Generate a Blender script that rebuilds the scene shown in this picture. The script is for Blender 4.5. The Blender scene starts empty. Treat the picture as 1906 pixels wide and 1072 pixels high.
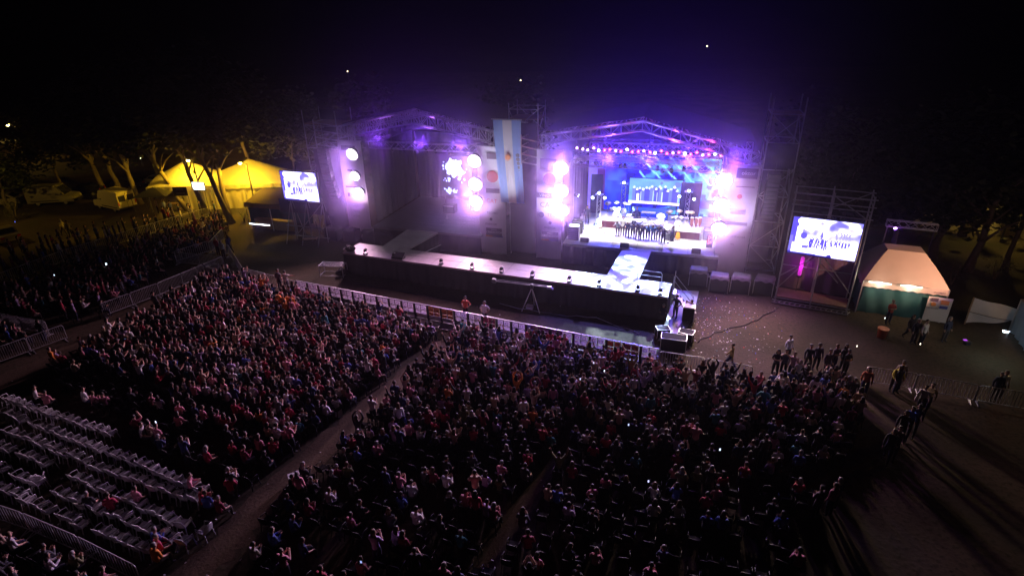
import bpy, math, random
import numpy as np
from mathutils import Vector, Matrix

random.seed(11); RNG = np.random.default_rng(11)
SC = bpy.context.scene
COL = SC.collection
R = math.radians

# ------------------------------------------------------------------ camera, world, exposure
F_PX, PITCH, ROLL, HC = 1060.0, R(25), R(1.0), 18.5       # measured on the 1906 x 1072 photograph
cam = bpy.data.cameras.new("camera"); cam.sensor_width = 36; cam.lens = 36 * F_PX / 1906
cam.clip_start = .1; cam.clip_end = 5000
cam_ob = bpy.data.objects.new("camera", cam); COL.objects.link(cam_ob)
cam_ob.matrix_world = Matrix.Translation((0, 0, HC)) @ Matrix.Rotation(R(90) - PITCH, 4, 'X') @ Matrix.Rotation(-ROLL, 4, 'Z')
SC.camera = cam_ob
SC.view_settings.view_transform = 'Standard'; SC.view_settings.look = 'None'
SC.view_settings.exposure = 0; SC.view_settings.gamma = 1
SC.cycles.use_denoising = True
SC.cycles.max_bounces = 4; SC.cycles.diffuse_bounces = 2; SC.cycles.glossy_bounces = 2
SC.cycles.transmission_bounces = 2; SC.cycles.volume_bounces = 0; SC.cycles.transparent_max_bounces = 4
SC.cycles.use_light_tree = True
SC.cycles.sample_clamp_indirect = 4; SC.cycles.sample_clamp_direct = 0
SC.cycles.caustics_reflective = False; SC.cycles.caustics_refractive = False

world = bpy.data.worlds.new("World"); SC.world = world; world.use_nodes = True
nt = world.node_tree; bg = nt.nodes['Background']
sky = nt.nodes.new('ShaderNodeTexSky'); sky.sky_type = 'NISHITA'; sky.sun_disc = False
sky.sun_elevation = R(2); sky.sun_rotation = R(120)
nt.links.new(sky.outputs['Color'], bg.inputs['Color']); bg.inputs['Strength'].default_value = 0.00006   # night

# ------------------------------------------------------------------ coordinates
def ray(x, y):
    dx, dy = x - 953, y - 536
    c, s = math.cos(ROLL), math.sin(ROLL)
    u, v = c * dx - s * dy, s * dx + c * dy
    return (u, F_PX * math.cos(PITCH) - v * math.sin(PITCH), -F_PX * math.sin(PITCH) - v * math.cos(PITCH))
def G(x, y, z=0.0):
    """the place on the level z that the photograph shows at pixel x, y"""
    d = ray(x, y); t = (z - HC) / d[2]
    return Vector((d[0] * t, d[1] * t, z))
def proj(X, Y, Z):
    Z = Z - HC
    d = Y * math.cos(PITCH) - Z * math.sin(PITCH); v = -(Y * math.sin(PITCH) + Z * math.cos(PITCH))
    u, v = F_PX * X / d, F_PX * v / d
    c, s = math.cos(ROLL), math.sin(ROLL)
    return 953 + c * u + s * v, 536 - s * u + c * v
SY = R(-17.3)                                             # heading of the stage front
SO = Vector((-15.2, 51.2, 0)); SU = Vector((math.cos(SY), math.sin(SY), 0)); SN = Vector((-math.sin(SY), math.cos(SY), 0))
def S(u, n=0.0, z=0.0):
    return SO + SU * u + SN * n + Vector((0, 0, z))

# ------------------------------------------------------------------ materials
MATS = {}
def mat(name, col, rough=.6, metal=0.0, emis=None, estr=0.0, noise=0.0, nscale=6.0, spec=.5, trans=0.0, bump=0.0, sample=True, coords='Object'):
    if name in MATS: return MATS[name]
    m = bpy.data.materials.new(name); m.use_nodes = True
    n = m.node_tree; b = n.nodes['Principled BSDF']
    b.inputs['Base Color'].default_value = (*col, 1); b.inputs['Roughness'].default_value = rough
    b.inputs['Metallic'].default_value = metal; b.inputs['Specular IOR Level'].default_value = spec
    if noise or bump:
        tc = n.nodes.new('ShaderNodeTexCoord'); tx = n.nodes.new('ShaderNodeTexNoise')
        tx.inputs['Scale'].default_value = nscale; tx.inputs['Detail'].default_value = 5
        n.links.new(tc.outputs[coords], tx.inputs['Vector'])
        if noise:
            mx = n.nodes.new('ShaderNodeMix'); mx.data_type = 'RGBA'
            mx.inputs[6].default_value = (*[c * (1 - noise) for c in col], 1)
            mx.inputs[7].default_value = (*[min(1, c * (1 + noise)) for c in col], 1)
            n.links.new(tx.outputs['Fac'], mx.inputs[0]); n.links.new(mx.outputs[2], b.inputs['Base Color'])
        if bump:
            bp = n.nodes.new('ShaderNodeBump'); bp.inputs['Strength'].default_value = bump
            n.links.new(tx.outputs['Fac'], bp.inputs['Height']); n.links.new(bp.outputs['Normal'], b.inputs['Normal'])
    if emis:
        b.inputs['Emission Color'].default_value = (*emis, 1); b.inputs['Emission Strength'].default_value = estr
        if not sample: m.cycles.emission_sampling = 'NONE'
    if trans:
        b.inputs['Transmission Weight'].default_value = trans
    MATS[name] = m
    return m
def translucent(name, col, noise=.1, amount=.45):
    m = mat(name, col, .8, noise=noise, nscale=3, bump=.25)
    n = m.node_tree; b = n.nodes['Principled BSDF']; out = n.nodes['Material Output']
    t = n.nodes.new('ShaderNodeBsdfTranslucent'); t.inputs['Color'].default_value = (*col, 1)
    mx = n.nodes.new('ShaderNodeMixShader'); mx.inputs[0].default_value = amount
    n.links.new(b.outputs[0], mx.inputs[1]); n.links.new(t.outputs[0], mx.inputs[2]); n.links.new(mx.outputs[0], out.inputs['Surface'])
    return m
def led_mat(name, strength, sample=True):
    m = bpy.data.materials.new(name); m.use_nodes = True
    n = m.node_tree; b = n.nodes['Principled BSDF']; b.inputs['Base Color'].default_value = (.01, .01, .012, 1); b.inputs['Roughness'].default_value = .4
    a = n.nodes.new('ShaderNodeAttribute'); a.attribute_name = 'Col'
    n.links.new(a.outputs['Color'], b.inputs['Emission Color']); b.inputs['Emission Strength'].default_value = strength
    if not sample: m.cycles.emission_sampling = 'NONE'
    return m
def attr_mat(name, rough=.75):
    m = bpy.data.materials.new(name); m.use_nodes = True
    n = m.node_tree; b = n.nodes['Principled BSDF']; b.inputs['Roughness'].default_value = rough; b.inputs['Specular IOR Level'].default_value = .25
    a = n.nodes.new('ShaderNodeAttribute'); a.attribute_name = 'Col'
    n.links.new(a.outputs['Color'], b.inputs['Base Color'])
    return m
def objcol_mat(name, rough=.75):
    m = bpy.data.materials.new(name); m.use_nodes = True
    n = m.node_tree; b = n.nodes['Principled BSDF']; b.inputs['Roughness'].default_value = rough; b.inputs['Specular IOR Level'].default_value = .25
    a = n.nodes.new('ShaderNodeObjectInfo'); n.links.new(a.outputs['Color'], b.inputs['Base Color'])
    return m
def randcol_mat(name, cols, rough=.7, shift=0.0):
    m = bpy.data.materials.new(name); m.use_nodes = True
    n = m.node_tree; b = n.nodes['Principled BSDF']; b.inputs['Roughness'].default_value = rough; b.inputs['Specular IOR Level'].default_value = .25
    a = n.nodes.new('ShaderNodeObjectInfo'); r = n.nodes.new('ShaderNodeValToRGB'); r.color_ramp.interpolation = 'CONSTANT'
    mt = n.nodes.new('ShaderNodeMath'); mt.operation = 'MULTIPLY_ADD'; mt.inputs[1].default_value = 7.31; mt.inputs[2].default_value = shift
    fr = n.nodes.new('ShaderNodeMath'); fr.operation = 'FRACT'
    n.links.new(a.outputs['Random'], mt.inputs[0]); n.links.new(mt.outputs[0], fr.inputs[0]); n.links.new(fr.outputs[0], r.inputs['Fac'])
    el = r.color_ramp.elements
    while len(el) < len(cols): el.new(.5)
    for i, c in enumerate(cols): el[i].position = i / len(cols); el[i].color = (*c, 1)
    n.links.new(r.outputs['Color'], b.inputs['Base Color'])
    return m

ALU = mat('scuffed_aluminium', (.55, .55, .58), .38, .75, noise=.2, nscale=9)
GALV = mat('galvanised_steel', (.42, .42, .44), .45, .6, noise=.25, nscale=7)
DARKMETAL = mat('dark_steel', (.05, .05, .055), .5, .3, noise=.3, nscale=8)
BLACKCLOTH = mat('black_cloth', (.012, .011, .014), .9, noise=.35, nscale=2.5, bump=.3)
GREYCLOTH = mat('dusty_cloth', (.025, .022, .036), .9, noise=.3, nscale=1.6, bump=.3)
BLACKPLASTIC = mat('black_plastic', (.02, .02, .022), .45, noise=.3, nscale=12)
BANNER = mat('white_banner_cloth', (.62, .6, .62), .8, noise=.08, nscale=1.5, bump=.25)
PRINT_DARK = mat('banner_print_dark', (.12, .09, .12), .8)
PRINT_RED = mat('banner_print_red', (.5, .1, .09), .8)
PRINT_ORANGE = mat('banner_print_orange', (.7, .28, .08), .8)
PRINT_BLUE = mat('banner_print_blue', (.08, .1, .4), .8)
PRINT_WHITE = mat('banner_print_white', (.75, .75, .75), .8)
DECK = mat('worn_stage_deck', (.33, .29, .32), .55, noise=.38, nscale=1.3, bump=.08)
DECKWHITE = mat('white_stage_deck', (.5, .48, .46), .5, noise=.1, nscale=2)
WOOD = mat('raw_plywood', (.3, .2, .12), .7, noise=.3, nscale=4)
WHITEPLASTIC = mat('white_plastic', (.46, .45, .45), .3, noise=.08, nscale=5)
DARKPLASTIC = mat('dark_chair_plastic', (.008, .008, .01), .55, spec=.2, noise=.2, nscale=5)
RUBBER = mat('tyre_rubber', (.02, .02, .02), .8)
GLASS = mat('dark_window_glass', (.015, .017, .02), .08)
SKINM = randcol_mat('person_skin', [(.45, .27, .19), (.38, .22, .15), (.5, .32, .24), (.3, .17, .11)], .55)
SHIRT = objcol_mat('person_shirt')
TROUSERS = randcol_mat('person_trousers', [(.02, .02, .028), (.03, .035, .07), (.06, .05, .045), (.015, .015, .015), (.08, .08, .1)], .8, .3)
HAIRM = randcol_mat('person_hair', [(.012, .009, .008), (.03, .018, .01), (.015, .01, .008), (.09, .055, .025), (.2, .19, .18)], .55, .7)
SHOE = mat('person_shoe', (.02, .018, .018), .6)
PERSON_MATS = [SKINM, SHIRT, TROUSERS, HAIRM, SHOE]
# ------------------------------------------------------------------ mesh building
class MB:
    def __init__(self): self.v = []; self.f = []; self.m = []; self.a = []
    def add(self, verts, faces, mi=0):
        o = len(self.v); self.a.append((len(self.v), len(self.f))); self.v.extend([tuple(p) for p in verts])
        self.f.extend([tuple(i + o for i in f) for f in faces]); self.m.extend([mi] * len(faces)); return self
    def box(self, c, s, mi=0, rz=0.0, M=None, taper=1.0):
        x, y, z = s[0] / 2, s[1] / 2, s[2] / 2
        P = [(-x, -y, -z), (x, -y, -z), (x, y, -z), (-x, y, -z), (-x * taper, -y * taper, z), (x * taper, -y * taper, z), (x * taper, y * taper, z), (-x * taper, y * taper, z)]
        if M is None: M = Matrix.Rotation(rz, 3, 'Z')
        c = Vector(c); P = [M @ Vector(p) + c for p in P]
        return self.add(P, [(0, 3, 2, 1), (4, 5, 6, 7), (0, 1, 5, 4), (1, 2, 6, 5), (2, 3, 7, 6), (3, 0, 4, 7)], mi)
    def bbox(self, c, s, b=.03, mi=0, M=None):
        """box with chamfered edges"""
        x, y, z = s[0] / 2, s[1] / 2, s[2] / 2; b = min(b, x * .45, y * .45, z * .45)
        P = []; c = Vector(c); M = M or Matrix.Identity(3)
        for zz, k in ((-z, b), (-z + b, 0), (z - b, 0), (z, b)):
            X, Y = x - k, y - k
            P += [(-X + b, -Y, zz), (X - b, -Y, zz), (X, -Y + b, zz), (X, Y - b, zz), (X - b, Y, zz), (-X + b, Y, zz), (-X, Y - b, zz), (-X, -Y + b, zz)]
        Fs = [tuple(range(7, -1, -1)), tuple(range(24, 32))]
        for r in range(3):
            for i in range(8): j = (i + 1) % 8; Fs.append((r * 8 + i, r * 8 + j, r * 8 + 8 + j, r * 8 + 8 + i))
        return self.add([M @ Vector(p) + c for p in P], Fs, mi)
    def bar(self, p, q, r=.03, mi=0, n=5, r2=None):
        p, q = Vector(p), Vector(q); d = q - p
        if d.length < 1e-6: return self
        d.normalize(); a = d.orthogonal().normalized(); b = d.cross(a); r2 = r if r2 is None else r2
        P = [p + (a * math.cos(2 * math.pi * i / n) + b * math.sin(2 * math.pi * i / n)) * r for i in range(n)]
        P += [q + (a * math.cos(2 * math.pi * i / n) + b * math.sin(2 * math.pi * i / n)) * r2 for i in range(n)]
        Fs = [(i, (i + 1) % n, n + (i + 1) % n, n + i) for i in range(n)] + [tuple(range(n - 1, -1, -1)), tuple(range(n, 2 * n))]
        return self.add(P, Fs, mi)
    def tube(self, pts, rad, mi=0, n=6):
        pts = [Vector(p) for p in pts]; rad = rad if hasattr(rad, '__len__') else [rad] * len(pts)
        ref = (pts[-1] - pts[0]).normalized().orthogonal().normalized(); P = []
        for k, p in enumerate(pts):
            d = (pts[min(k + 1, len(pts) - 1)] - pts[max(k - 1, 0)]).normalized()
            a = (ref - d * ref.dot(d)).normalized(); b = d.cross(a)
            P += [p + (a * math.cos(2 * math.pi * i / n) + b * math.sin(2 * math.pi * i / n)) * rad[k] for i in range(n)]
        Fs = []
        for k in range(len(pts) - 1):
            for i in range(n): j = (i + 1) % n; Fs.append((k * n + i, k * n + j, k * n + n + j, k * n + n + i))
        Fs += [tuple(range(n - 1, -1, -1)), tuple(range((len(pts) - 1) * n, len(pts) * n))]
        return self.add(P, Fs, mi)
    def lathe(self, prof, c=(0, 0, 0), n=12, mi=0, M=None):
        """prof: (radius, height) pairs about Z"""
        c = Vector(c); M = M or Matrix.Identity(3); P = []
        for r, h in prof:
            P += [M @ Vector((r * math.cos(2 * math.pi * i / n), r * math.sin(2 * math.pi * i / n), h)) + c for i in range(n)]
        Fs = [(k * n + i, k * n + (i + 1) % n, k * n + n + (i + 1) % n, k * n + n + i) for k in range(len(prof) - 1) for i in range(n)]
        if prof[0][0] > 1e-4: Fs.append(tuple(range(n - 1, -1, -1)))
        if prof[-1][0] > 1e-4: Fs.append(tuple(range((len(prof) - 1) * n, len(prof) * n)))
        return self.add(P, Fs, mi)
    def ball(self, c, r, n=8, m=6, mi=0):
        r = r if hasattr(r, '__len__') else (r, r, r); c = Vector(c); P = [c + Vector((0, 0, -r[2]))]
        for j in range(1, m):
            t = -math.pi / 2 + math.pi * j / m
            P += [c + Vector((r[0] * math.cos(t) * math.cos(2 * math.pi * i / n), r[1] * math.cos(t) * math.sin(2 * math.pi * i / n), r[2] * math.sin(t))) for i in range(n)]
        P.append(c + Vector((0, 0, r[2]))); Fs = [(0, 1 + (i + 1) % n, 1 + i) for i in range(n)]
        for j in range(m - 2):
            for i in range(n): a = 1 + j * n; Fs.append((a + i, a + (i + 1) % n, a + n + (i + 1) % n, a + n + i))
        a = 1 + (m - 2) * n; Fs += [(a + i, a + (i + 1) % n, len(P) - 1) for i in range(n)]
        return self.add(P, Fs, mi)
    def grid(self, fn, nx, ny, mi=0):
        P = [fn(i / nx, j / ny) for j in range(ny + 1) for i in range(nx + 1)]
        return self.add(P, [(j * (nx + 1) + i, j * (nx + 1) + i + 1, (j + 1) * (nx + 1) + i + 1, (j + 1) * (nx + 1) + i) for j in range(ny) for i in range(nx)], mi)
    def truss(self, p, q, w=.4, h=.4, seg=.55, r=.032, mi=0, up=(0, 0, 1), rd=.02):
        p, q = Vector(p), Vector(q); d = (q - p); L = d.length; d.normalize()
        side = d.cross(Vector(up)).normalized(); upv = side.cross(d).normalized()
        cs = [side * (sx * w / 2) + upv * (sz * h / 2) for sx, sz in ((-1, -1), (1, -1), (1, 1), (-1, 1))]
        for c in cs: self.bar(p + c, q + c, r, mi, 4)
        k = max(1, round(L / seg))
        for i in range(k):
            a, b = p + d * (L * i / k), p + d * (L * (i + 1) / k)
            for e in range(4):
                c0, c1 = cs[e], cs[(e + 1) % 4]
                if i % 2: c0, c1 = c1, c0
                self.bar(a + c0, b + c1, rd, mi, 3)
        for e in range(4):
            self.bar(p + cs[e], p + cs[(e + 1) % 4], rd, mi, 3); self.bar(q + cs[e], q + cs[(e + 1) % 4], rd, mi, 3)
        return self
    def text(self, body, size, M, mi=0, center=True, ex=.004):
        cu = bpy.data.curves.new('lettering', 'FONT'); cu.body = body; cu.size = size; cu.extrude = ex
        cu.align_x = 'CENTER' if center else 'LEFT'; cu.align_y = 'CENTER'; cu.resolution_u = 2
        ob = bpy.data.objects.new('lettering', cu); COL.objects.link(ob)
        me = ob.to_mesh()
        P = [M @ v.co for v in me.vertices]; Fs = [tuple(p.vertices) for p in me.polygons]
        ob.to_mesh_clear(); bpy.data.objects.remove(ob); bpy.data.curves.remove(cu)
        return self.add(P, Fs, mi)
    def build(self, name, mats, parent=None, smooth=False, loc=None, rz=None):
        me = bpy.data.meshes.new(name); me.from_pydata(self.v, [], self.f)
        mats = mats if isinstance(mats, (list, tuple)) else [mats]
        for m in mats: me.materials.append(m)
        if len(mats) > 1: me.polygons.foreach_set('material_index', self.m)
        if smooth: me.polygons.foreach_set('use_smooth', [True] * len(self.f))
        me.update()
        ob = bpy.data.objects.new(name, me); COL.objects.link(ob)
        if parent is not None: ob.parent = parent
        if loc is not None: ob.location = loc
        if rz is not None: ob.rotation_euler = (0, 0, rz)
        return ob
def build_each(b, name, mats, parent, smooth=False):
    """every added piece becomes a part of its own"""
    ends = b.a[1:] + [(len(b.v), len(b.f))]
    for (v0, f0), (v1, f1) in zip(b.a, ends):
        c = MB(); c.v = b.v[v0:v1]; c.f = [tuple(i - v0 for i in f) for f in b.f[f0:f1]]; c.m = b.m[f0:f1]
        ml = mats if isinstance(mats, (list, tuple)) else [mats]
        mi = c.m[0] if len(ml) > 1 else 0; c.m = [0] * len(c.f); c.build(name, ml[mi], parent, smooth)
def tag(o, label=None, cat=None, group=None, kind=None):
    if label: o['label'] = label
    if cat: o['category'] = cat
    if group: o['group'] = group
    if kind: o['kind'] = kind
    return o
def thing(name, label, cat, loc=(0, 0, 0), rz=0.0, group=None):
    o = bpy.data.objects.new(name, None); COL.objects.link(o); o.location = loc; o.rotation_euler = (0, 0, rz); o.empty_display_size = .2
    return tag(o, label, cat, group)
def sthing(name, label, cat, u, n=0.0, z=0.0, group=None, rz=0.0):
    return thing(name, label, cat, S(u, n, z), SY + rz, group)
def dup(root, loc=None, rz=None, label=None, group=None):
    def cp(o, parent):
        c = o.copy(); COL.objects.link(c)
        if parent is not None: c.parent = parent
        for ch in KIDS.get(o.name, []): cp(ch, c)
        return c
    KIDS = {}
    def walk(o):
        KIDS[o.name] = list(o.children)
        for ch in o.children: walk(ch)
    walk(root)
    c = cp(root, None)
    if loc is not None: c.location = loc
    if rz is not None: c.rotation_euler = (0, 0, rz)
    if label: c['label'] = label
    if group: c['group'] = group
    return c
def spot(name, loc, target, power, col, size=60, blend=.6, radius=.1, parent=None):
    L = bpy.data.lights.new(name, 'SPOT'); L.energy = power; L.color = col; L.spot_size = R(size); L.spot_blend = blend; L.shadow_soft_size = radius
    o = bpy.data.objects.new(name, L); COL.objects.link(o); o.location = loc
    o.rotation_euler = (Vector(target) - Vector(loc)).to_track_quat('-Z', 'Y').to_euler()
    return o
def point(name, loc, power, col, radius=.15):
    L = bpy.data.lights.new(name, 'POINT'); L.energy = power; L.color = col; L.shadow_soft_size = radius
    o = bpy.data.objects.new(name, L); COL.objects.link(o); o.location = loc
    return o
ORD = ['first', 'second', 'third', 'fourth', 'fifth', 'sixth', 'seventh', 'eighth', 'ninth', 'tenth', 'eleventh', 'twelfth', 'thirteenth', 'fourteenth', 'fifteenth', 'sixteenth', 'seventeenth', 'eighteenth', 'nineteenth', 'twentieth', 'twenty-first', 'twenty-second', 'twenty-third', 'twenty-fourth', 'twenty-fifth', 'twenty-sixth', 'twenty-seventh', 'twenty-eighth', 'twenty-ninth', 'thirtieth', 'thirty-first', 'thirty-second', 'thirty-third', 'thirty-fourth', 'thirty-fifth']
NUM = ['zero', 'one', 'two', 'three', 'four', 'five', 'six', 'seven', 'eight', 'nine', 'ten', 'eleven', 'twelve', 'thirteen', 'fourteen', 'fifteen', 'sixteen', 'seventeen', 'eighteen', 'nineteen', 'twenty']
def nth(i, n, side='left'):
    if n == 1: return 'the only one'
    if i == 0: return side + 'most'
    if i == n - 1: return {'left': 'right', 'front': 'rear'}[side] + 'most'
    return ORD[i] + ' from the ' + side
def vnoise(w, h, cells, seed=0):
    r = np.random.default_rng(seed); g = r.random((cells[1] + 2, cells[0] + 2))
    y = np.linspace(0, cells[1], h, endpoint=False); x = np.linspace(0, cells[0], w, endpoint=False)
    yi, xi = y.astype(int), x.astype(int); fy, fx = (y - yi)[:, None], (x - xi)[None, :]
    fy, fx = fy * fy * (3 - 2 * fy), fx * fx * (3 - 2 * fx)
    a, b = g[yi][:, xi], g[yi][:, xi + 1]; c, d = g[yi + 1][:, xi], g[yi + 1][:, xi + 1]
    return (a * (1 - fx) + b * fx) * (1 - fy) + (c * (1 - fx) + d * fx) * fy
def led_panel(name, img, W, H, material, parent, x0=0, y=0, z0=0):
    """a wall of LED pixels: img is h x w x 3, row 0 at the bottom"""
    h, w, _ = img.shape; b = MB()
    b.grid(lambda s, t: (x0 + s * W, y, z0 + t * H), w, h)
    o = b.build(name, material, parent)
    at = o.data.attributes.new('Col', 'FLOAT_COLOR', 'FACE')
    at.data.foreach_set('color', np.concatenate([img.reshape(-1, 3), np.ones((h * w, 1))], 1).astype(np.float32).ravel())
    return o
# ------------------------------------------------------------------ ground, paths, hills
def ground_mat(name, c0, c1, c2, scale=1.0):
    m = bpy.data.materials.new(name); m.use_nodes = True
    n = m.node_tree; b = n.nodes['Principled BSDF']; b.inputs['Roughness'].default_value = .95; b.inputs['Specular IOR Level'].default_value = .1
    tc = n.nodes.new('ShaderNodeTexCoord')
    def nz(s, d): t = n.nodes.new('ShaderNodeTexNoise'); t.inputs['Scale'].default_value = s * scale; t.inputs['Detail'].default_value = d; n.links.new(tc.outputs['Object'], t.inputs['Vector']); return t
    A, B = nz(.22, 6), nz(5.0, 4)
    r = n.nodes.new('ShaderNodeValToRGB'); r.color_ramp.elements[0].position = .36; r.color_ramp.elements[0].color = (*c0, 1)
    r.color_ramp.elements[1].position = .66; r.color_ramp.elements[1].color = (*c1, 1)
    n.links.new(A.outputs['Fac'], r.inputs['Fac'])
    mx = n.nodes.new('ShaderNodeMix'); mx.data_type = 'RGBA'; mx.inputs[7].default_value = (*c2, 1)
    r2 = n.nodes.new('ShaderNodeValToRGB'); r2.color_ramp.elements[0].position = .5; r2.color_ramp.elements[1].position = .72
    n.links.new(B.outputs['Fac'], r2.inputs['Fac']); n.links.new(r2.outputs['Color'], mx.inputs[0]); n.links.new(r.outputs['Color'], mx.inputs[6])
    n.links.new(mx.outputs[2], b.inputs['Base Color'])
    bp = n.nodes.new('ShaderNodeBump'); bp.inputs['Strength'].default_value = .5; bp.inputs['Distance'].default_value = .04
    n.links.new(B.outputs['Fac'], bp.inputs['Height']); n.links.new(bp.outputs['Normal'], b.inputs['Normal'])
    return m
GROUND = ground_mat('trodden_grass', (.042, .038, .02), (.085, .062, .04), (.03, .03, .014))
DIRT = ground_mat('bare_dirt', (.085, .06, .038), (.14, .1, .062), (.065, .048, .03), 1.6)
b = MB(); b.add([(-900, -60, 0), (900, -60, 0), (900, 1600, 0), (-900, 1600, 0)], [(0, 1, 2, 3)])
tag(b.build('ground', GROUND), kind='structure')
def strip(name, pts, w, m, z=.004, wob=.25):
    b = MB(); P = []; rr = random.Random(3)
    for i, p in enumerate(pts):
        d = (pts[min(i + 1, len(pts) - 1)] - pts[max(0, i - 1)]).normalized(); s = Vector((-d.y, d.x, 0))
        P += [(p - s * (w / 2 + rr.uniform(-wob, wob))).to_tuple()[:2] + (z,), (p + s * (w / 2 + rr.uniform(-wob, wob))).to_tuple()[:2] + (z,)]
    b.add(P, [(2 * i, 2 * i + 1, 2 * i + 3, 2 * i + 2) for i in range(len(pts) - 1)])
    return tag(b.build(name, m), kind='structure')
def poly(pix, k=6):
    w = [G(*p) for p in pix]; out = []
    for a, c in zip(w, w[1:]):
        out += [a.lerp(c, i / k) for i in range(k)]
    return out + [w[-1]]
strip('path', poly([(860, 612), (800, 668), (690, 758), (560, 872), (450, 980), (350, 1085)], 8), 1.5, DIRT)
strip('side_path', poly([(1075, 800), (1020, 880), (960, 960), (900, 1060)], 8), .5, DIRT, .004, .1)
strip('left_path', poly([(440, 505), (330, 545), (215, 618), (60, 690), (-60, 740)], 8), 2.2, DIRT)
strip('road', poly([(-40, 352), (110, 343), (200, 328), (330, 300)], 6), 9, DIRT, .004, .5)
b = MB(); hn = vnoise(60, 40, (9, 6), 5)
def hill(s, t):
    x = -1100 + 2200 * s; y = 230 + 1000 * t
    h = (t ** .8) * (70 + 110 * hn[min(39, int(t * 39)), min(59, int(s * 59))]) * min(1, t * 6) - .5
    return (x, y, h)
b.grid(hill, 60, 40)
tag(b.build('hills', ground_mat('dark_scrub', (.03, .035, .02), (.06, .055, .035), (.02, .025, .015), .1), smooth=True), kind='structure')

# ------------------------------------------------------------------ two stages
def skirt_fn(x0, x1, z0, z1, y, amp=.05, fr=9.0, axis='x'):
    def f(s, t):
        x = x0 + (x1 - x0) * s; w = amp * (math.sin(x * fr) + .6 * math.sin(x * fr * 1.73 + 1)) * (1 - .6 * t)
        return (x, y + w, z0 + (z1 - z0) * t) if axis == 'x' else (y + w, x, z0 + (z1 - z0) * t)
    return f
def stage(label, u0, u1, depth, deckmat, deck_z=1.8):
    t = sthing('stage', label, 'stage', u0, -.7); W = u1 - u0
    b = MB(); b.bbox((W / 2, depth / 2, deck_z - .1), (W, depth, .2), .02)
    for i in range(1, int(W / 2) + 1): b.box((i * 2.0, depth / 2, deck_z + .001), (.02, depth - .1, .006), 1)
    for j in range(1, int(depth / 1.0)): b.box((W / 2, j * 1.0, deck_z + .002), (W - .1, .015, .006), 1)
    b.build('deck', [deckmat, BLACKPLASTIC], t)
    b = MB(); b.grid(skirt_fn(.0, W, .02, deck_z - .2, .06), int(W * 8), 3); b.build('skirt', BLACKCLOTH, t, True)
    b = MB()
    for i in range(int(W / 2) + 1):
        for j in range(int(depth / 2) + 1): b.bar((.2 + i * 1.95, .4 + j * 1.95, 0), (.2 + i * 1.95, .4 + j * 1.95, deck_z - .2), .04)
    b.build('stage_legs', DARKMETAL, t)
    return t
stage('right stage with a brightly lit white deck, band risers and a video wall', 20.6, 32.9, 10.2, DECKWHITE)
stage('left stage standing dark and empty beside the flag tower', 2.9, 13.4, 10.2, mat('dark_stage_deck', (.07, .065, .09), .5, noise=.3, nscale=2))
def curtain(label, u0, n0, u1, n1, z0, z1, m=BLACKCLOTH, group=None):
    p, q = S(u0, n0), S(u1, n1); L = (q - p).length
    t = thing('backdrop_curtain', label, 'curtain', p, math.atan2(q.y - p.y, q.x - p.x), group)
    b = MB(); b.grid(skirt_fn(0, L, z0, z1, 0, .07, 6), int(L * 7), 2); b.build('drape', m, t, True)
    b = MB(); b.bar((0, 0, z1), (L, 0, z1), .04); b.build('hanging_bar', DARKMETAL, t)
curtain('black backdrop curtain across the rear of the empty left stage', 2.9, 9.4, 13.4, 9.4, 1.8, 8.6)
curtain('black side curtain on the left of the empty stage', 2.7, .6, 2.7, 9.3, 1.8, 8.8)
curtain('black side curtain on the right of the empty stage', 13.9, .6, 13.9, 9.3, 1.8, 8.8)
curtain('dark side curtain left of the lit band stage', 20.7, 1.0, 20.7, 9.3, 1.8, 8.2)
curtain('dark side curtain right of the lit band stage', 32.8, 1.4, 32.8, 9.3, 1.8, 8.2)
curtain('black backdrop curtain behind the video wall of the band stage', 20.7, 9.6, 32.8, 9.6, 1.8, 8.6)

# roofs: gabled trusses front and rear, purlins, black canopy
def gable(b, u0, z0, ua, za, u1, z1, n, depth, w=.5):
    for (xa, zz0, xb, zz1) in ((u0, z0, ua, za), (ua, za, u1, z1)):
        L = math.hypot(xb - xa, zz1 - zz0); k = max(3, round(L / .75))
        for off in (-w / 2, w / 2):
            b.bar((xa, n + off, zz0), (xb, n + off, zz1), .045, 0, 5); b.bar((xa, n + off, zz0 - depth), (xb, n + off, zz1 - depth), .045, 0, 5)
        for i in range(k):
            s, e = i / k, (i + 1) / k; X = lambda f: xa + (xb - xa) * f; Z = lambda f: zz0 + (zz1 - zz0) * f
            for off in (-w / 2, w / 2):
                b.bar((X(s), n + off, Z(s)), (X(s), n + off, Z(s) - depth), .026, 0, 4)
                b.bar((X(s), n + off, Z(s) - depth), (X(e), n + off, Z(e)), .026, 0, 4) if i % 2 else b.bar((X(s), n + off, Z(s)), (X(e), n + off, Z(e) - depth), .026, 0, 4)
            b.bar((X(s), n - w / 2, Z(s)), (X(s), n + w / 2, Z(s)), .022, 0, 4); b.bar((X(s), n - w / 2, Z(s) - depth), (X(e), n + w / 2, Z(e) - depth), .022, 0, 4)
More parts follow.
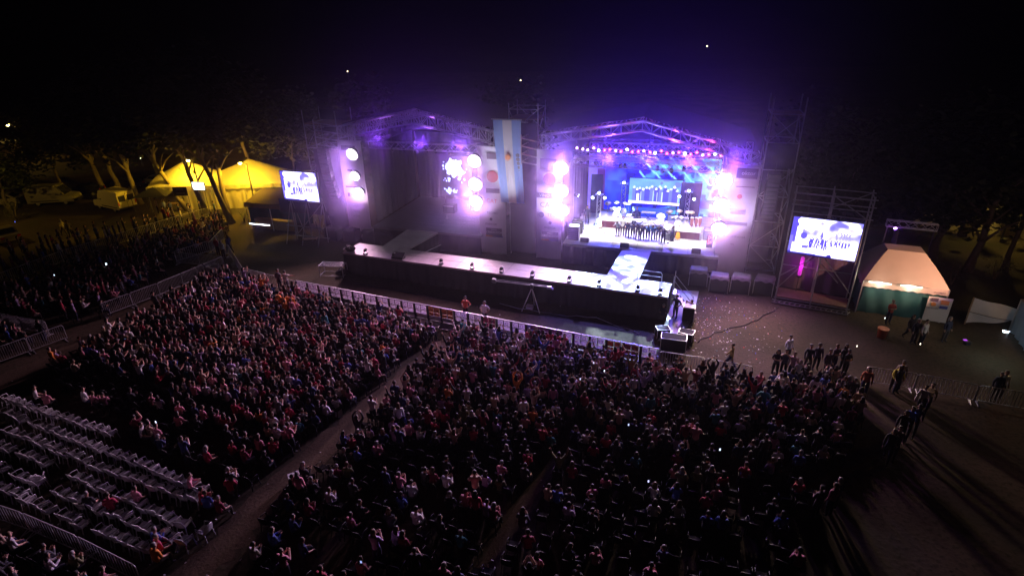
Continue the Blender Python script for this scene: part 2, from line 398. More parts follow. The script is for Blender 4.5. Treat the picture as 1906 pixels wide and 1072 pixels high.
def roof(label, u0, z0, ua, za, u1, z1, depth, group=None):
    t = sthing('stage_roof', label, 'stage roof', 0, 0)
    b = MB(); gable(b, u0, z0, ua, za, u1, z1, 0, depth); b.build('front_truss', ALU, t)
    for n in (3.2, 6.4, 9.6):
        b = MB(); gable(b, u0, z0, ua, za, u1, z1, n, depth * .8); b.build('rafter_truss', ALU, t)
    b = MB()
    for f in (0, .33, .66, 1):
        for (xa, zz0, xb, zz1) in ((u0, z0, ua, za), (u1, z1, ua, za)):
            if f == 1 and xa == u1: continue
            b.bar((xa + (xb - xa) * f, 0, zz0 + (zz1 - zz0) * f + .06), (xa + (xb - xa) * f, 9.8, zz0 + (zz1 - zz0) * f + .06), .04)
    b.build('purlins', ALU, t)
    b = MB()
    for (xa, zz0, xb, zz1) in ((u0, z0, ua, za), (ua, za, u1, z1)):
        b.grid(lambda s, q: (xa + (xb - xa) * s, .5 + 9.4 * q, zz0 + (zz1 - zz0) * s + .2 - .06 * math.sin(math.pi * ((s * 3) % 1))), 18, 6)
    b.build('canopy', BLACKCLOTH, t, True)
    return t
roof('gabled truss roof over the dark left stage', .3, 10.45, 7.5, 11.95, 14.75, 10.5, .95)
roof('gabled truss roof lit purple over the band stage', 18.6, 10.45, 26.3, 11.75, 34.7, 9.6, .72)

def tower_bars(b, w, d, h, step=2.0, r=.05, mi=0, brace=True):
    for x in (0, w):
        for y in (0, d): b.bar((x, y, 0), (x, y, h), r, mi, 6)
    k = int(h / step)
    for i in range(k + 1):
        z = min(h - .05, .25 + i * step)
        for (p, q) in (((0, 0), (w, 0)), ((w, 0), (w, d)), ((w, d), (0, d)), ((0, d), (0, 0))):
            b.bar((*p, z), (*q, z), r * .75, mi, 5)
            if brace and i < k and z + step < h:
                a, c = (p, q) if i % 2 else (q, p); b.bar((*a, z), (*c, z + step), r * .6, mi, 4)
# PA column towers behind the printed banners (truss masts)
def mast(label, u, n, h, group):
    t = sthing('stage_mast', label, 'truss mast', u, n, 0, group)
    b = MB(); b.truss((0, 0, .1), (0, 0, h), .42, .42, .5, .035, 0, (0, 1, 0)); b.build('truss_column', ALU, t)
    b = MB(); b.bbox((0, 0, .06), (.9, .9, .1), .02)
    for a in (0, 90, 180, 270): b.bar((.2 * math.cos(R(a)), .2 * math.sin(R(a)), .1), (.9 * math.cos(R(a + 45)), .9 * math.sin(R(a + 45)), .05), .035)
    b.build('mast_base', DARKMETAL, t)
for lb, u in (('at the left end of the empty stage', 1.0), ('at the right end of the empty stage', 14.2), ('left of the band stage', 19.0), ('right of the band stage', 34.0)):
    mast('truss mast carrying the roof ' + lb + ', behind its banner', u, .75, 10.3, 'roof masts behind the sponsor banners')

# sponsor banners
def banner(label, u0, u1, z0, z1, prints, wrinkle=.05, flap=0.0):
    t = sthing('sponsor_banner', label, 'banner', u0, -.02); W = u1 - u0
    b = MB()
    def cloth(s, q):
        z = z0 + (z1 - z0) * q; k = max(0, 1 - (z - z0) / 4.0)
        return (s * W, -.05 + wrinkle * k * math.sin(s * 7 + q * 9) + .03 * math.sin(s * 3 + q * 14) + flap * k * k * math.sin(s * math.pi), z)
    b.grid(cloth, 16, 40); b.build('cloth', BANNER, t, True)
    b = MB(); b.bar((-.05, 0, z1 + .02), (W + .05, 0, z1 + .02), .035); b.build('banner_pole', ALU, t)
    PM_ = [PRINT_DARK, PRINT_RED, PRINT_ORANGE, PRINT_BLUE, PRINT_WHITE]
    for kind, x, z, a, mi in prints:
        M = Matrix.Translation((x * W, -.122 - flap * .3, z)) @ Matrix.Rotation(R(90), 4, 'X'); b = MB(); c = (x * W, -.115 - flap * .3, z)
        if kind == 'box': b.box(c, (a[0], .006, a[1])); nm = 'printed_panel'
        elif kind == 'disc': b.lathe([(a, 0), (a, .006)], c, 18, 0, Matrix.Rotation(R(90), 3, 'X')); nm = 'printed_disc'
        elif kind == 'ring': b.lathe([(a - .04, 0), (a - .04, .006), (a + .04, .006), (a + .04, 0), (a - .04, 0)], c, 20, 0, Matrix.Rotation(R(90), 3, 'X')); nm = 'printed_ring'
        else: b.text(kind, a, M); nm = 'lettering'
        b.build(nm, PM_[mi], t)
    return t
def cred(z): return [('box', .55, z, (1.45, .8), 0), ('box', .36, z - .33, (.62, .14), 2), ('box', .74, z - .33, (.66, .14), 3), ('BANCO', .55, z + .27, .14, 4), ('CREDICOOP', .55, z + .02, .255, 4)]
banner('white banner with CREDICOOP box at left edge of the band stage, lamps on its right', 18.2, 20.35, .05, 9.25,
       [('box', .45, 8.2, (1.35, .85), 0), ('disc', .5, 6.95, .52, 1), ('box', .42, 5.6, (1.75, .42), 0), ('VINO', .32, 5.6, .36, 4), ('CAT', .42, 4.8, .62, 0), ('ring', .2, 3.95, .2, 0), ('TEC', .6, 3.95, .4, 0),
        ('disc', .55, 3.3, .14, 0), ('ENERGIA', .55, 2.85, .24, 0)] + cred(2.1))
banner('white banner right of the band stage with curling lower edge and small grey prints', 32.6, 34.95, .05, 8.8,
       [('box', .62, 8.25, (1.45, .75), 0), ('oktor', .66, 8.25, .42, 4), ('box', .62, 7.25, (1.3, .07), 0), ('disc', .5, 6.5, .18, 1), ('box', .5, 5.35, (1.15, .42), 0), ('box', .45, 4.4, (1.9, .24), 0), ('LA COMPANIA', .5, 3.35, .26, 0),
        ('minera', .42, 2.75, .22, 0), ('PREMIA', .42, 2.35, .22, 0), ('access', .4, 1.9, .3, 0)], .08, -.12)
banner('white banner at the left end of the empty stage, three small prints below its lamps', .0, 2.35, 1.25, 9.3,
       [('box', .45, 8.7, (1.4, .4), 0), ('box', .4, 6.7, (.5, .2), 0), ('box', .4, 5.2, (1.3, .12), 0), ('box', .22, 4.45, (.26, .36), 0), ('TIENDA', .42, 4.45, .24, 0), ('minera', .45, 3.4, .2, 0), ('PREMIA', .45, 2.95, .22, 0), ('access', .45, 2.5, .26, 0)], .03)
banner('white banner half hidden by the flag, dark CREDICOOP print near its foot', 13.1, 15.5, .05, 9.35,
       [('box', .6, 8.6, (1.1, .5), 0), ('disc', .55, 6.9, .5, 1), ('box', .55, 5.7, (1.2, .4), 0), ('CAT', .5, 4.8, .5, 1), ('TECHO', .5, 3.75, .3, 0), ('disc', .45, 3.2, .13, 0), ('ENERGIA', .45, 2.75, .26, 0)] + cred(2.0))

# floodlights on the banner columns
LENS = mat('floodlight_lens', (.9, .9, .9), .3, emis=(1, .95, .9), estr=7, sample=False)
def flood(label, u, z, col, power, size=.62, tilt=14, fan=0.0):
    t = sthing('floodlight', label, 'floodlight', u, -.62, z, 'floodlights on the banner columns')
    M = Matrix.Rotation(R(90 + tilt), 3, 'X')
    b = MB(); b.lathe([(size * .55, -.42), (size * .95, -.28), (size * 1.06, .0), (size * 1.06, .05), (size * .98, .05)], (0, .1, 0), 20, 0, M); b.build('housing', BLACKPLASTIC, t, False)
    b = MB(); b.lathe([(size * .98, .03), (size * .8, .1), (size * .45, .16), (.0001, .18)], (0, .1, 0), 20, 0, M); b.build('lens', LENS, t, True)  # lens made wide enough to take in the lamp's bloom
    b = MB()
    for s in (-1, 1): b.bar((s * size * 1.1, .1, 0), (s * size * .6, .6, .1), .03)
    b.bar((-size * .6, .6, .1), (size * .6, .6, .1), .03); b.build('yoke', DARKMETAL, t)
    p = S(u, -1.0, z - .02)
    d = -SN * 20 + SU * fan + Vector((0, 0, -2.2)); spot('flood_lamp', p, p + d, power, col, 90, 1.0, .6)
    q = p + SN * .2; spot('flood_glare', q, q - SN * 10 + Vector((0, 0, 2.6)), power * .55, (.9, .72, 1), 84, .8, .3)  # extra spot added to make the lamp's halo in the smoke
PINK = (1, .55, .82); WARM = (.9, .56, .98)
FLOODS = [(1.65, 8.25, PINK, .6), (1.65, 6.33, PINK, .5), (1.85, 4.85, PINK, .56), (13.04, 8.22, PINK, .64), (13.04, 6.28, PINK, .66), (13.04, 4.8, PINK, .64),
          (20.3, 8.02, WARM, .66), (20.35, 6.2, WARM, .66), (20.5, 4.58, WARM, .58), (32.5, 7.75, (1, .7, .66), .66), (32.55, 5.86, (1, .7, .56), .66), (32.6, 4.08, (1, .7, .5), .6)]
_w = ['left end of the empty stage', 'right end of the empty stage', 'left side of the band stage', 'right side of the band stage']
FLOOD_POWER = 5600
for i, (u, z, c, s) in enumerate(FLOODS):
    flood(f"glaring round floodlight, {['top', 'middle', 'lowest'][i % 3]} of three at the {_w[i // 3]}", u, z, c, FLOOD_POWER, s * .92, 14, [-3, 0, 2][i % 3] if i < 9 else [0, 3, 7][i % 3])

# black scaffold towers for the speakers
def scaffold(label, u, n, w, d, h, cloth=None, step=2.0, r=.05):
    t = sthing('scaffold_tower', label, 'scaffold tower', u, n)
    b = MB(); tower_bars(b, w, d, h, step, r); b.build('tube_frame', GALV, t)
    for c in cloth or []:
        b = MB(); x0, x1, y, z0, z1 = c; b.grid(lambda s, q: (x0 + (x1 - x0) * s, y + .05 * math.sin(s * 9) * math.sin(q * 11), z0 + (z1 - z0) * q), 14, 18); b.build('cloth_cover', GREYCLOTH if len(c) == 5 else BLACKCLOTH, t, True)
    b = MB(); b.box((w / 2, d / 2, h - 1.2), (w + .1, d, .06)); b.build('platform', WOOD, t)
    return t
scaffold('central scaffold tower wrapped in dark cloth behind the hanging flag', 15.75, .5, 2.4, 2.4, 12.7, [(0, 2.4, -.08, .2, 11.2)])
scaffold('tall right scaffold tower with open top and cloth over its middle', 35.2, 1.4, 2.15, 2.4, 13.4, [(.05, 2.1, -.08, 8.4, 10.2), (.1, 1.6, 1.2, .4, 8.3)])
scaffold('dim left scaffold tower beside the empty stage, cloth hung on it', -4.1, 1.2, 3.4, 2.6, 11.6, [(.6, 3.3, -.08, .4, 8.2), (.1, 3.0, 2.5, 9.2, 11.4)])
# outrigger brackets that carry the hanging speakers
def bracket(label, u, z, L):
    t = sthing('speaker_bracket', label, 'bracket', u, 0)
    b = MB()
    for i in range(4): b.bar((0, -.9, z - i * .62), (L, .5, z - i * .62 - .55), .055, 0, 5)
    b.bar((0, -.9, z + .25), (0, -.9, z - 2.1), .05)
    for i in range(4): b.bar((0, -.9, z - i * .62), (.3, .1, z - i * .62 + .1), .035)
    b.build('bracket_tubes', ALU, t)
bracket('four slanting bracket tubes above the left hanging speaker column', -1.55, 10.9, 1.9)
bracket('four slanting bracket tubes right of the hanging flag', 17.15, 10.3, 1.1)
def line_array(label, u, n, z, k, curve):
    t = sthing('speaker_column', label, 'hanging speakers', u, n)
    x, a = 0.0, 0.0; y = 0.0
    b = MB(); b.box((0, .1, z + .12), (.8, .7, .1)); b.bar((0, 0, z + .15), (0, 0, z + .9), .03); b.build('rigging_frame', DARKMETAL, t)
    for i in range(k):
        M = Matrix.Rotation(a, 3, 'X'); b = MB(); b.bbox((0, y, z), (.95, .55, .3), .03, 0, M)
        c = M @ Vector((0, -.285, 0)) + Vector((0, y, z)); b.box(c, (.82, .012, .22), 1, 0, M); b.build('speaker_cabinet', [BLACKPLASTIC, mat('speaker_grille', (.16, .16, .17), .5, .4)], t)
        z -= .315 * math.cos(a); y += .315 * math.sin(a); a += curve
line_array('long curved column of grey speakers hanging left of the empty stage', -1.2, -.6, 8.5, 15, R(1.6))
line_array('curved column of black speakers hanging behind the flag on the central tower', 16.6, -.55, 8.9, 12, R(1.6))
line_array('curved column of black speakers hanging on the right tower', 36.0, .7, 8.0, 11, R(1.6))

# the national flag hanging on the central tower
FBLUE = translucent('flag_sky_blue', (.34, .5, .86)); FWHITE = translucent('flag_white', (.85, .82, .8))
t = sthing('hanging_flag', 'tall light blue and white flag with a small sun, hanging between the stages', 'flag', 14.85, -.75)
b = MB(); NX, NZ = 24, 44
def fl(s, q):
    z = 5.0 + 6.6 * q; sh = .55 * (1 - q) ** 1.3; fold = 1.0 if z < 9.5 else .25
    return (sh + s * (2.3 - .3 * (1 - q)), -.1 + fold * (.05 * math.sin(s * 16 + q * 2) + .03 * math.sin(s * 31)) * (1.1 - q * .6), z)
b.grid(fl, NX, NZ)
b.m = [1 if 8 <= (i % NX) < 16 else 0 for i in range(len(b.f))]
b.build('flag_cloth', [FBLUE, FWHITE], t, True)
b = MB(); M = Matrix.Rotation(R(90), 3, 'X'); b.lathe([(.2, 0), (.2, .012)], (1.22, -.26, 8.75), 16, 0, M)
for i in range(16):
    a = 2 * math.pi * i / 16; b.bar((1.22 + .2 * math.cos(a), -.265, 8.75 + .2 * math.sin(a)), (1.22 + .29 * math.cos(a), -.265, 8.75 + .29 * math.sin(a)), .018, 0, 4)
b.build('sun_emblem', PRINT_ORANGE, t)
b = MB(); b.bar((-.15, -.05, 11.65), (2.35, -.05, 11.65), .04); b.build('flag_pole', ALU, t)
# ------------------------------------------------------------------ stage lighting truss and its fixtures
def light_truss(label, u0, u1, n, z, w=.45, h=.55, group=None):
    t = sthing('lighting_truss', label, 'lighting truss', u0, n, z, group)
    b = MB(); b.truss((0, 0, 0), (u1 - u0, 0, 0), w, h, .6, .035); b.build('truss_frame', ALU, t)
    b = MB()
    for x in (.3, (u1 - u0) / 2, u1 - u0 - .3): b.bar((x, 0, h / 2), (x, 0, 10.3 - z), .018)
    b.build('hoist_chain', DARKMETAL, t)
light_truss('silver lighting truss across the front of the dark left stage', 3.0, 13.2, .35, 9.0)
light_truss('upper red-lit lighting truss across the front of the band stage', 21.1, 32.3, .35, 9.05, .5, .4)
light_truss('lower lighting truss across the front of the band stage', 21.1, 32.3, .55, 8.3, .5, .5)
light_truss('middle lighting truss over the band stage deck', 21.1, 32.3, 4.2, 8.2)
light_truss('rear lighting truss above the video wall', 21.1, 32.3, 8.2, 8.2)
REDLENS = mat('red_lamp_lens', (.4, .02, .04), .3, emis=(1, .06, .16), estr=14, sample=False)
BLUELENS = mat('blue_white_lamp_lens', (.5, .6, .8), .3, emis=(.6, .75, 1), estr=30, sample=False)
VIOLENS = mat('violet_lamp_lens', (.4, .2, .8), .3, emis=(.6, .35, 1), estr=12, sample=False)
def can(name, label, cat, loc, aim, lens, group, r=.13, L=.3):
    t = thing(name, label, cat, loc, 0, group)
    q = (Vector(aim) - Vector(loc)).to_track_quat('Z', 'Y').to_matrix()
    b = MB(); b.lathe([(r * .7, -L), (r, -L * .7), (r, .03), (r * .9, .03)], (0, 0, 0), 10, 0, q)
    b.bar(q @ Vector((r * 1.1, 0, -.05)), Vector((0, 0, .28)), .018); b.bar(q @ Vector((-r * 1.1, 0, -.05)), Vector((0, 0, .28)), .018); b.build('lamp_body', BLACKPLASTIC, t)
    b = MB(); b.lathe([(r * .9, .02), (r * .6, .05), (.0001, .06)], (0, 0, 0), 10, 0, q); b.build('lamp_lens', lens, t)
    return t
k = 26
for i in range(k):
    u = 21.4 + i * (10.7 / (k - 1)); lens = [REDLENS, REDLENS, VIOLENS, REDLENS, BLUELENS][i % 5] if i > 3 else VIOLENS
    c = {REDLENS: 'red', VIOLENS: 'violet', BLUELENS: 'blue-white'}[lens]
    can('par_lamp', f'{c} glowing lamp on the upper front truss of the band stage, {nth(i, k)}', 'stage lamp', S(u, .15 + .25 * (i % 2), 9.38 + .12 * (i % 3 == 0)), S(u, -6, 9.4 + (i % 3)), lens, 'lamps on the upper front truss', .11)
BEAMS = [(22.75, 8.05, (22.2, 3.6, 1.8)), (23.1, 8.05, (22.7, 4.2, 1.8)), (24.75, 7.95, (24.2, 5.8, 2.4)), (25.1, 7.95, (25.2, 6.2, 2.6)), (26.7, 7.8, (26.5, 3, 1.8)), (27.6, 7.85, (27.9, 4, 1.8)), (28.0, 7.7, (28.3, 6, 2)), (28.7, 7.75, (30.2, 5.5, 2.4)), (29.6, 7.9, (29.6, 3, 1.8)), (30.1, 7.85, (31.0, 4, 1.8))]
for i, (u, z, tg) in enumerate(BEAMS):
    p, a = S(u, 1.3, z), S(tg[0], tg[1], tg[2])
    can('moving_head', f'bright blue-white beam lamp under the lower front truss, {nth(i, len(BEAMS))}', 'stage lamp', p, a, BLUELENS, 'beam lamps under the lower front truss', .15, .36)
    if i in (0, 1, 2, 3, 6, 7): spot('beam', p + (a - p).normalized() * .12, a, 80000 if i < 4 else 16000, (.42, .72, 1), 7.5 if i < 4 else 10, .35, .05)
for i, u in enumerate((5.2, 6.3, 7.5, 8.4, 9.2, 10.4)):
    can('spot_lamp', f'dim blue lamp hanging under the left stage truss, {nth(i, 6)}', 'stage lamp', S(u, .35, 8.55), S(u, 5, 3), mat('dim_blue_lens', (.1, .15, .4), .3, emis=(.15, .25, 1), estr=1.6, sample=False), 'dim lamps under the left stage truss', .12)

# ------------------------------------------------------------------ band stage: video walls, risers, instruments
LEDWALL = led_mat('video_wall_pixels', 1.9); LEDSIDE = led_mat('side_screen_pixels', 4.0)
H_, W_ = 44, 110
n1, n2 = vnoise(W_, H_, (9, 5), 1), vnoise(W_, H_, (24, 14), 2); f = .65 * n1 + .35 * n2
X, Y = np.meshgrid(np.linspace(0, 1, W_), np.linspace(0, 1, H_))
img = np.zeros((H_, W_, 3)); img[:] = (.01, .006, .85)
img += np.clip(f - .45, 0, 1)[..., None] * np.array((.05, .25, 1.2))
right = np.clip((X - .36) * 6, 0, 1); cy = np.clip((f - .44) * 6, 0, 1) * right
img = img * (1 - cy[..., None]) + cy[..., None] * np.array((.07, .34, .75))
edge = np.clip((X - .86) * 12, 0, 1) * np.clip((n1 - .25) * 4, 0, 1); img = img * (1 - edge[..., None]) + edge[..., None] * np.array((.12, .42, .8))
sh = vnoise(W_, H_, (30, 12), 6); img[(sh > .66) & (X > .3)] *= .25; streak = np.sin((X * 9 + Y * 4) * 6) > .86; img[streak & (X > .4) & (Y > .55)] = (.2, .55, .85)
dark = (X < .3) & (Y < .55); img[dark] *= .5
img[(X < .115)] = (.12, .08, .55); img[(X > .07) & (X < .13) & (Y < .75)] = (.05, .01, .12)
t = sthing('video_wall', 'wide blue and cyan abstract video wall behind the band', 'video wall', 20.9, 9.2)
led_panel('pixel_face', img, 11.8, 5.3, LEDWALL, t, 0, 0, 1.9)
b = MB(); b.box((5.9, .1, 4.55), (11.9, .16, 5.4)); b.build('cabinet_frame', BLACKPLASTIC, t)

def people_img(w, h, heads, base, fg, seed, floor=.12, lo=.12, hi=.62):
    X, Y = np.meshgrid((np.arange(w) + .5) / w, (np.arange(h) + .5) / h); r = np.random.default_rng(seed)
    img = np.zeros((h, w, 3)); nz = vnoise(w, h, (7, 5), seed); img[:] = base
    img *= (.75 + .5 * nz)[..., None]
    return img, X, Y, r
def center_img():
    w, h = 80, 40; img, X, Y, r = people_img(w, h, 0, (.12, .3, .75), None, 4)
    img[vnoise(w, h, (10, 6), 8) > .62] = (.1, .15, .8)
    for i in range(15):
        cx = .08 + .9 * i / 15 + r.uniform(-.02, .02); top = r.uniform(.5, .68)
        m = (abs(X - cx) < .035) & (Y < top) & (Y > .1); img[m] = (.06, .06, .75) if i % 3 else (.12, .16, .85)
        m = ((X - cx) / .022) ** 2 + ((Y - top - .05) / .05) ** 2 < 1; img[m] = (.9, .85, .95) if i % 2 else (.6, .7, .95)
        m = (abs(X - cx - .03) < .008) & (Y < top - .1) & (Y > .12); img[m] = (.5, .6, .95)
    img[(Y < .09)] = (.95, .85, .95); img[(abs(X - .17) < .025) & (Y < .4)] = (.9, .85, .95)
    return img
t = sthing('video_screen', 'central raised screen showing a row of people above the drums', 'video screen', 24.9, 8.3)
led_panel('pixel_face', center_img(), 4.7, 2.35, LEDWALL, t, 0, 0, 3.0)
b = MB(); b.box((2.35, .1, 4.17), (4.8, .14, 2.45)); b.build('cabinet_frame', BLACKPLASTIC, t)
b = MB(); b.bar((.3, .1, -.0), (.3, .1, 3.0), .05); b.bar((4.4, .1, 0), (4.4, .1, 3.0), .05); b.build('support_leg', DARKMETAL, t)
def low_img():
    w, h = 40, 18; X, Y = np.meshgrid((np.arange(w) + .5) / w, (np.arange(h) + .5) / h)
    img = np.zeros((h, w, 3)); img[:] = (.01, .03, .5); img += (np.clip(Y - .3, 0, 1) * .3)[..., None] * np.array((.1, .3, 1))
    img[((X - .82) / .12) ** 2 + ((Y - .3) / .3) ** 2 < 1] = (.85, .9, .95); img[abs(X - .1 - Y * -.08) < .03] = (.5, .75, 1)
    return img
t = sthing('riser_screen', 'low blue screen on the rear riser between the drum kits', 'video screen', 25.4, 7.2)
led_panel('pixel_face', low_img(), 3.2, 1.0, LEDWALL, t, 0, 0, 1.95)
b = MB(); b.box((1.6, .08, 2.42), (3.3, .1, 1.12)); b.build('cabinet_frame', BLACKPLASTIC, t)
for lb, u0, u1, z0, z1 in (('dark panel right of the central screen on the band stage', 29.5, 31.3, 1.9, 5.3), ('dark tall panel at the left rear of the band stage', 21.4, 22.5, 1.9, 5.6)):
    t = sthing('scenery_panel', lb, 'scenery panel', u0, 7.9)
    b = MB(); b.bbox(((u1 - u0) / 2, 0, (z0 + z1) / 2), (u1 - u0, .12, z1 - z0), .02); b.build('panel_face', mat('dark_violet_panel', (.008, .005, .02), .8, noise=.3, nscale=3), t)
    b = MB(); b.bar((.2, .4, 1.8), (.2, .08, 4), .03); b.bar((u1 - u0 - .2, .4, 1.8), (u1 - u0 - .2, .08, 4), .03); b.build('panel_brace', DARKMETAL, t)
DZ = 1.8
def riser(label, u, n, w, d, h):
    t = sthing('band_riser', label, 'riser', u, n, DZ)
    b = MB(); b.bbox((0, 0, h - .05), (w, d, .1), .02); b.build('top_board', DECKWHITE, t)
    b = MB(); b.grid(skirt_fn(-w / 2, w / 2, .02, h - .1, -d / 2 + .03, .02, 14), 40, 2); b.build('front_cloth', mat('maroon_cloth', (.07, .012, .03), .9), t, True)
    b = MB()
    for sx in (-1, 1):
        for sy in (-1, 1): b.bar((sx * (w / 2 - .06), sy * (d / 2 - .06), 0), (sx * (w / 2 - .06), sy * (d / 2 - .06), h - .1), .04)
        b.bar((sx * (w / 2 - .02), -d / 2 - .01, .04), (sx * (w / 2 - .02), -d / 2 - .01, h - .02), .03)
    b.bar((-w / 2, -d / 2 - .01, .05), (w / 2, -d / 2 - .01, .05), .025); b.build('riser_frame', ALU, t)
riser('left drum riser with maroon front on the band stage', 24.2, 5.2, 3.0, 2.4, .75)
riser('right drum riser with maroon front on the band stage', 30.0, 3.9, 3.0, 2.4, .75)
riser('low central riser under the keyboards', 27.2, 5.6, 2.4, 2.2, .45)
CHROME = mat('chrome', (.7, .7, .72), .2, .9); CYMBAL = mat('cymbal_brass', (.65, .5, .25), .3, .85); DRUMSHELL = mat('white_drum_shell', (.55, .5, .5), .3); DRUMHEAD = mat('drum_head', (.75, .73, .7), .5)
def drum(name, t, c, r, h, tilt=0, axis='z'):
    M = Matrix.Rotation(R(90), 3, 'X') if axis == 'y' else Matrix.Rotation(R(tilt), 3, 'X')
    b = MB(); b.lathe([(r, 0), (r, h)], c, 16, 0, M); b.lathe([(r * 1.04, -.01), (r * 1.04, .03)], c, 16, 1, M); b.lathe([(r * .99, h), (r * .99, h + .006)], c, 16, 2, M); b.build(name, [DRUMSHELL, CHROME, DRUMHEAD], t)
def drum_kit(label, u, n, z):
    t = sthing('drum_kit', label, 'drum kit', u, n, z)
    drum('bass_drum', t, (0, .1, .3), .29, .42, 0, 'y')
    drum('tom', t, (-.2, -.05, .66), .17, .18, 12); drum('tom', t, (.2, -.05, .66), .17, .18, 12); drum('floor_tom', t, (.62, .35, .25), .22, .4); drum('snare', t, (-.5, .4, .48), .18, .15)
    for (x, y, z) in ((-.75, -.1, 1.25), (.7, -.1, 1.3), (0, -.35, 1.42), (-.85, .45, 1.0), (1.0, .4, 1.15)):
        b = MB(); b.bar((x, y, 0), (x, y, z), .016)
        for a in (0, 120, 240): b.bar((x, y, .25), (x + .25 * math.cos(R(a)), y + .25 * math.sin(R(a)), 0), .012)
        b.build('cymbal_stand', CHROME, t)
        b = MB(); b.lathe([(.27, 0), (.1, .025), (.03, .045), (.0001, .05)], (x, y, z), 16, 0, Matrix.Rotation(R(14), 3, 'X')); b.build('cymbal', CYMBAL, t, True)
    b = MB(); b.lathe([(.16, .48), (.16, .55)], (0, .85, 0), 12, 0); b.bar((0, .85, 0), (0, .85, .48), .03, 1); b.build('drum_stool', [BLACKPLASTIC, CHROME], t)
drum_kit('drum kit with white shells on the left riser', 24.2, 5.2, DZ + .75)
drum_kit('drum kit with raised cymbals on the right riser', 29.6, 3.9, DZ + .75)
t = sthing('percussion_set', 'row of tall conga drums beside the right drum kit', 'percussion', 30.85, 3.7, DZ + .75)
for i, x in enumerate((-.15, .2, .5)):
    b = MB(); b.lathe([(.1, .15), (.15, .5), (.14, .85), (.145, .88)], (x, .1 * i, 0), 12, 0); b.lathe([(.14, .88), (.0001, .885)], (x, .1 * i, 0), 12, 1); b.bar((x, .1 * i, 0), (x, .1 * i, .15), .03, 0); b.build('conga', [mat('conga_wood', (.25, .08, .05), .35), DRUMHEAD], t)
def keyboard(label, u, n, z, w=1.3, rz=0):
    t = sthing('keyboard', label, 'keyboard', u, n, z, None, rz)
    b = MB(); b.bbox((0, 0, .86), (w, .34, .1), .02); b.build('keyboard_body', mat('white_keyboard', (.7, .7, .7), .4), t)
    b = MB(); b.box((0, -.08, .915), (w * .92, .14, .012))
    for i in range(int(w * 24)): b.box((-w * .45 + i * w * .9 / (w * 24), -.05, .925), (.012, .08, .01), 1)
    b.build('keys', [PRINT_WHITE, BLACKPLASTIC], t)
    b = MB(); b.bar((-w * .4, -.15, 0), (w * .4, .15, .82), .025); b.bar((w * .4, -.15, 0), (-w * .4, .15, .82), .025); b.bar((-w * .4, -.2, .01), (-w * .4, .2, .01), .02); b.bar((w * .4, -.2, .01), (w * .4, .2, .01), .02); b.build('keyboard_stand', BLACKPLASTIC, t)
keyboard('white keyboard on a crossed stand left of centre behind the bowing band', 26.3, 4.4, DZ, 1.35, R(8)); keyboard('white keyboard on a crossed stand right of centre behind the bowing band', 27.9, 4.2, DZ, 1.3, R(-12)); keyboard('upper white keyboard on the low central riser', 27.0, 5.3, DZ + .45, 1.2)
def floor_truss(label, u, n, h, lens_pos):
    t = sthing('truss_totem', label, 'truss totem', u, n, DZ)
    b = MB(); b.truss((0, 0, .08), (0, 0, h), .34, .34, .4, .03, 0, (0, 1, 0)); b.build('truss_column', ALU, t)
    b = MB(); b.box((0, 0, .04), (.8, .8, .07)); b.build('base_plate', DARKMETAL, t)
    b = MB(); b.box((0, 0, h + .04), (.7, .5, .06)); b.build('top_plate', ALU, t)
    for i, (dx, dz) in enumerate(lens_pos):
        can('totem_lamp', f'round white lamp on the truss totem, {nth(i, len(lens_pos))}, ' + label.split(',')[-1].strip(), 'stage lamp', S(u + dx, n - .25, DZ + h + dz), S(u + dx * 3, n - 8, DZ + h - 2), BLUELENS, 'lamps on the floor truss totems', .14, .3)
floor_truss('red-lit truss totem with lamps on top, left of the drum riser', 22.7, 4.6, 2.8, [(-.55, -.2), (.0, .25), (.5, -.15)])
floor_truss('short truss totem with lamps, behind the left drum kit', 24.5, 7.3, 3.2, [(0, .2)])
floor_truss('truss totem with lamps, behind the right drum kit', 30.2, 6.6, 3.0, [(-.75, -.35), (0, .2), (.5, -.5)])
def amp(label, u, n, z, w=.7, h=.65, d=.45):
    t = sthing('amplifier', label, 'amplifier', u, n, z)
    b = MB(); b.bbox((0, 0, h / 2), (w, d, h), .03); b.build('amplifier_case', BLACKPLASTIC, t)
    b = MB(); b.box((0, -d / 2 - .006, h * .42), (w * .88, .012, h * .68)); b.build('grille', mat('speaker_grille', (.16, .16, .17), .5, .4), t)
    b = MB(); b.box((0, -d / 2 - .006, h * .88), (w * .88, .012, h * .12)); b.build('control_panel', ALU, t)
amp('black guitar amplifier in front of the right drum riser', 29.0, 2.4, DZ); amp('black bass amplifier beside the left drum riser', 25.9, 5.9, DZ, .8, 1.1); amp('black amplifier stack by the left wing of the band stage', 21.3, 2.2, DZ, .9, 1.2, .6)
amp('amplifier by the right wing of the band stage', 32.1, 3.2, DZ, .8, 1.0, .5)
def guitar(label, u, n, col, rz=0):
    t = sthing('guitar', label, 'guitar', u, n, DZ, None, rz)
    b = MB(); M = Matrix.Rotation(R(78), 3, 'X'); b.lathe([(.0001, 0), (.2, .01), (.2, .07), (.0001, .08)], (0, 0, .32), 14, 0, M); b.lathe([(.0001, 0), (.155, .01), (.155, .07), (.0001, .08)], (0, .05, .55), 14, 0, M); b.build('guitar_body', col, t)
    b = MB(); b.bar((0, .05, .6), (0, .2, 1.15), .025); b.box((0, .21, 1.2), (.08, .03, .16)); b.build('guitar_neck', WOOD, t)
    b = MB(); b.bar((0, .3, 0), (0, .1, .5), .015); b.bar((-.2, -.1, 0), (0, .1, .45), .015); b.bar((.2, -.1, 0), (0, .1, .45), .015); b.build('guitar_stand', DARKMETAL, t)
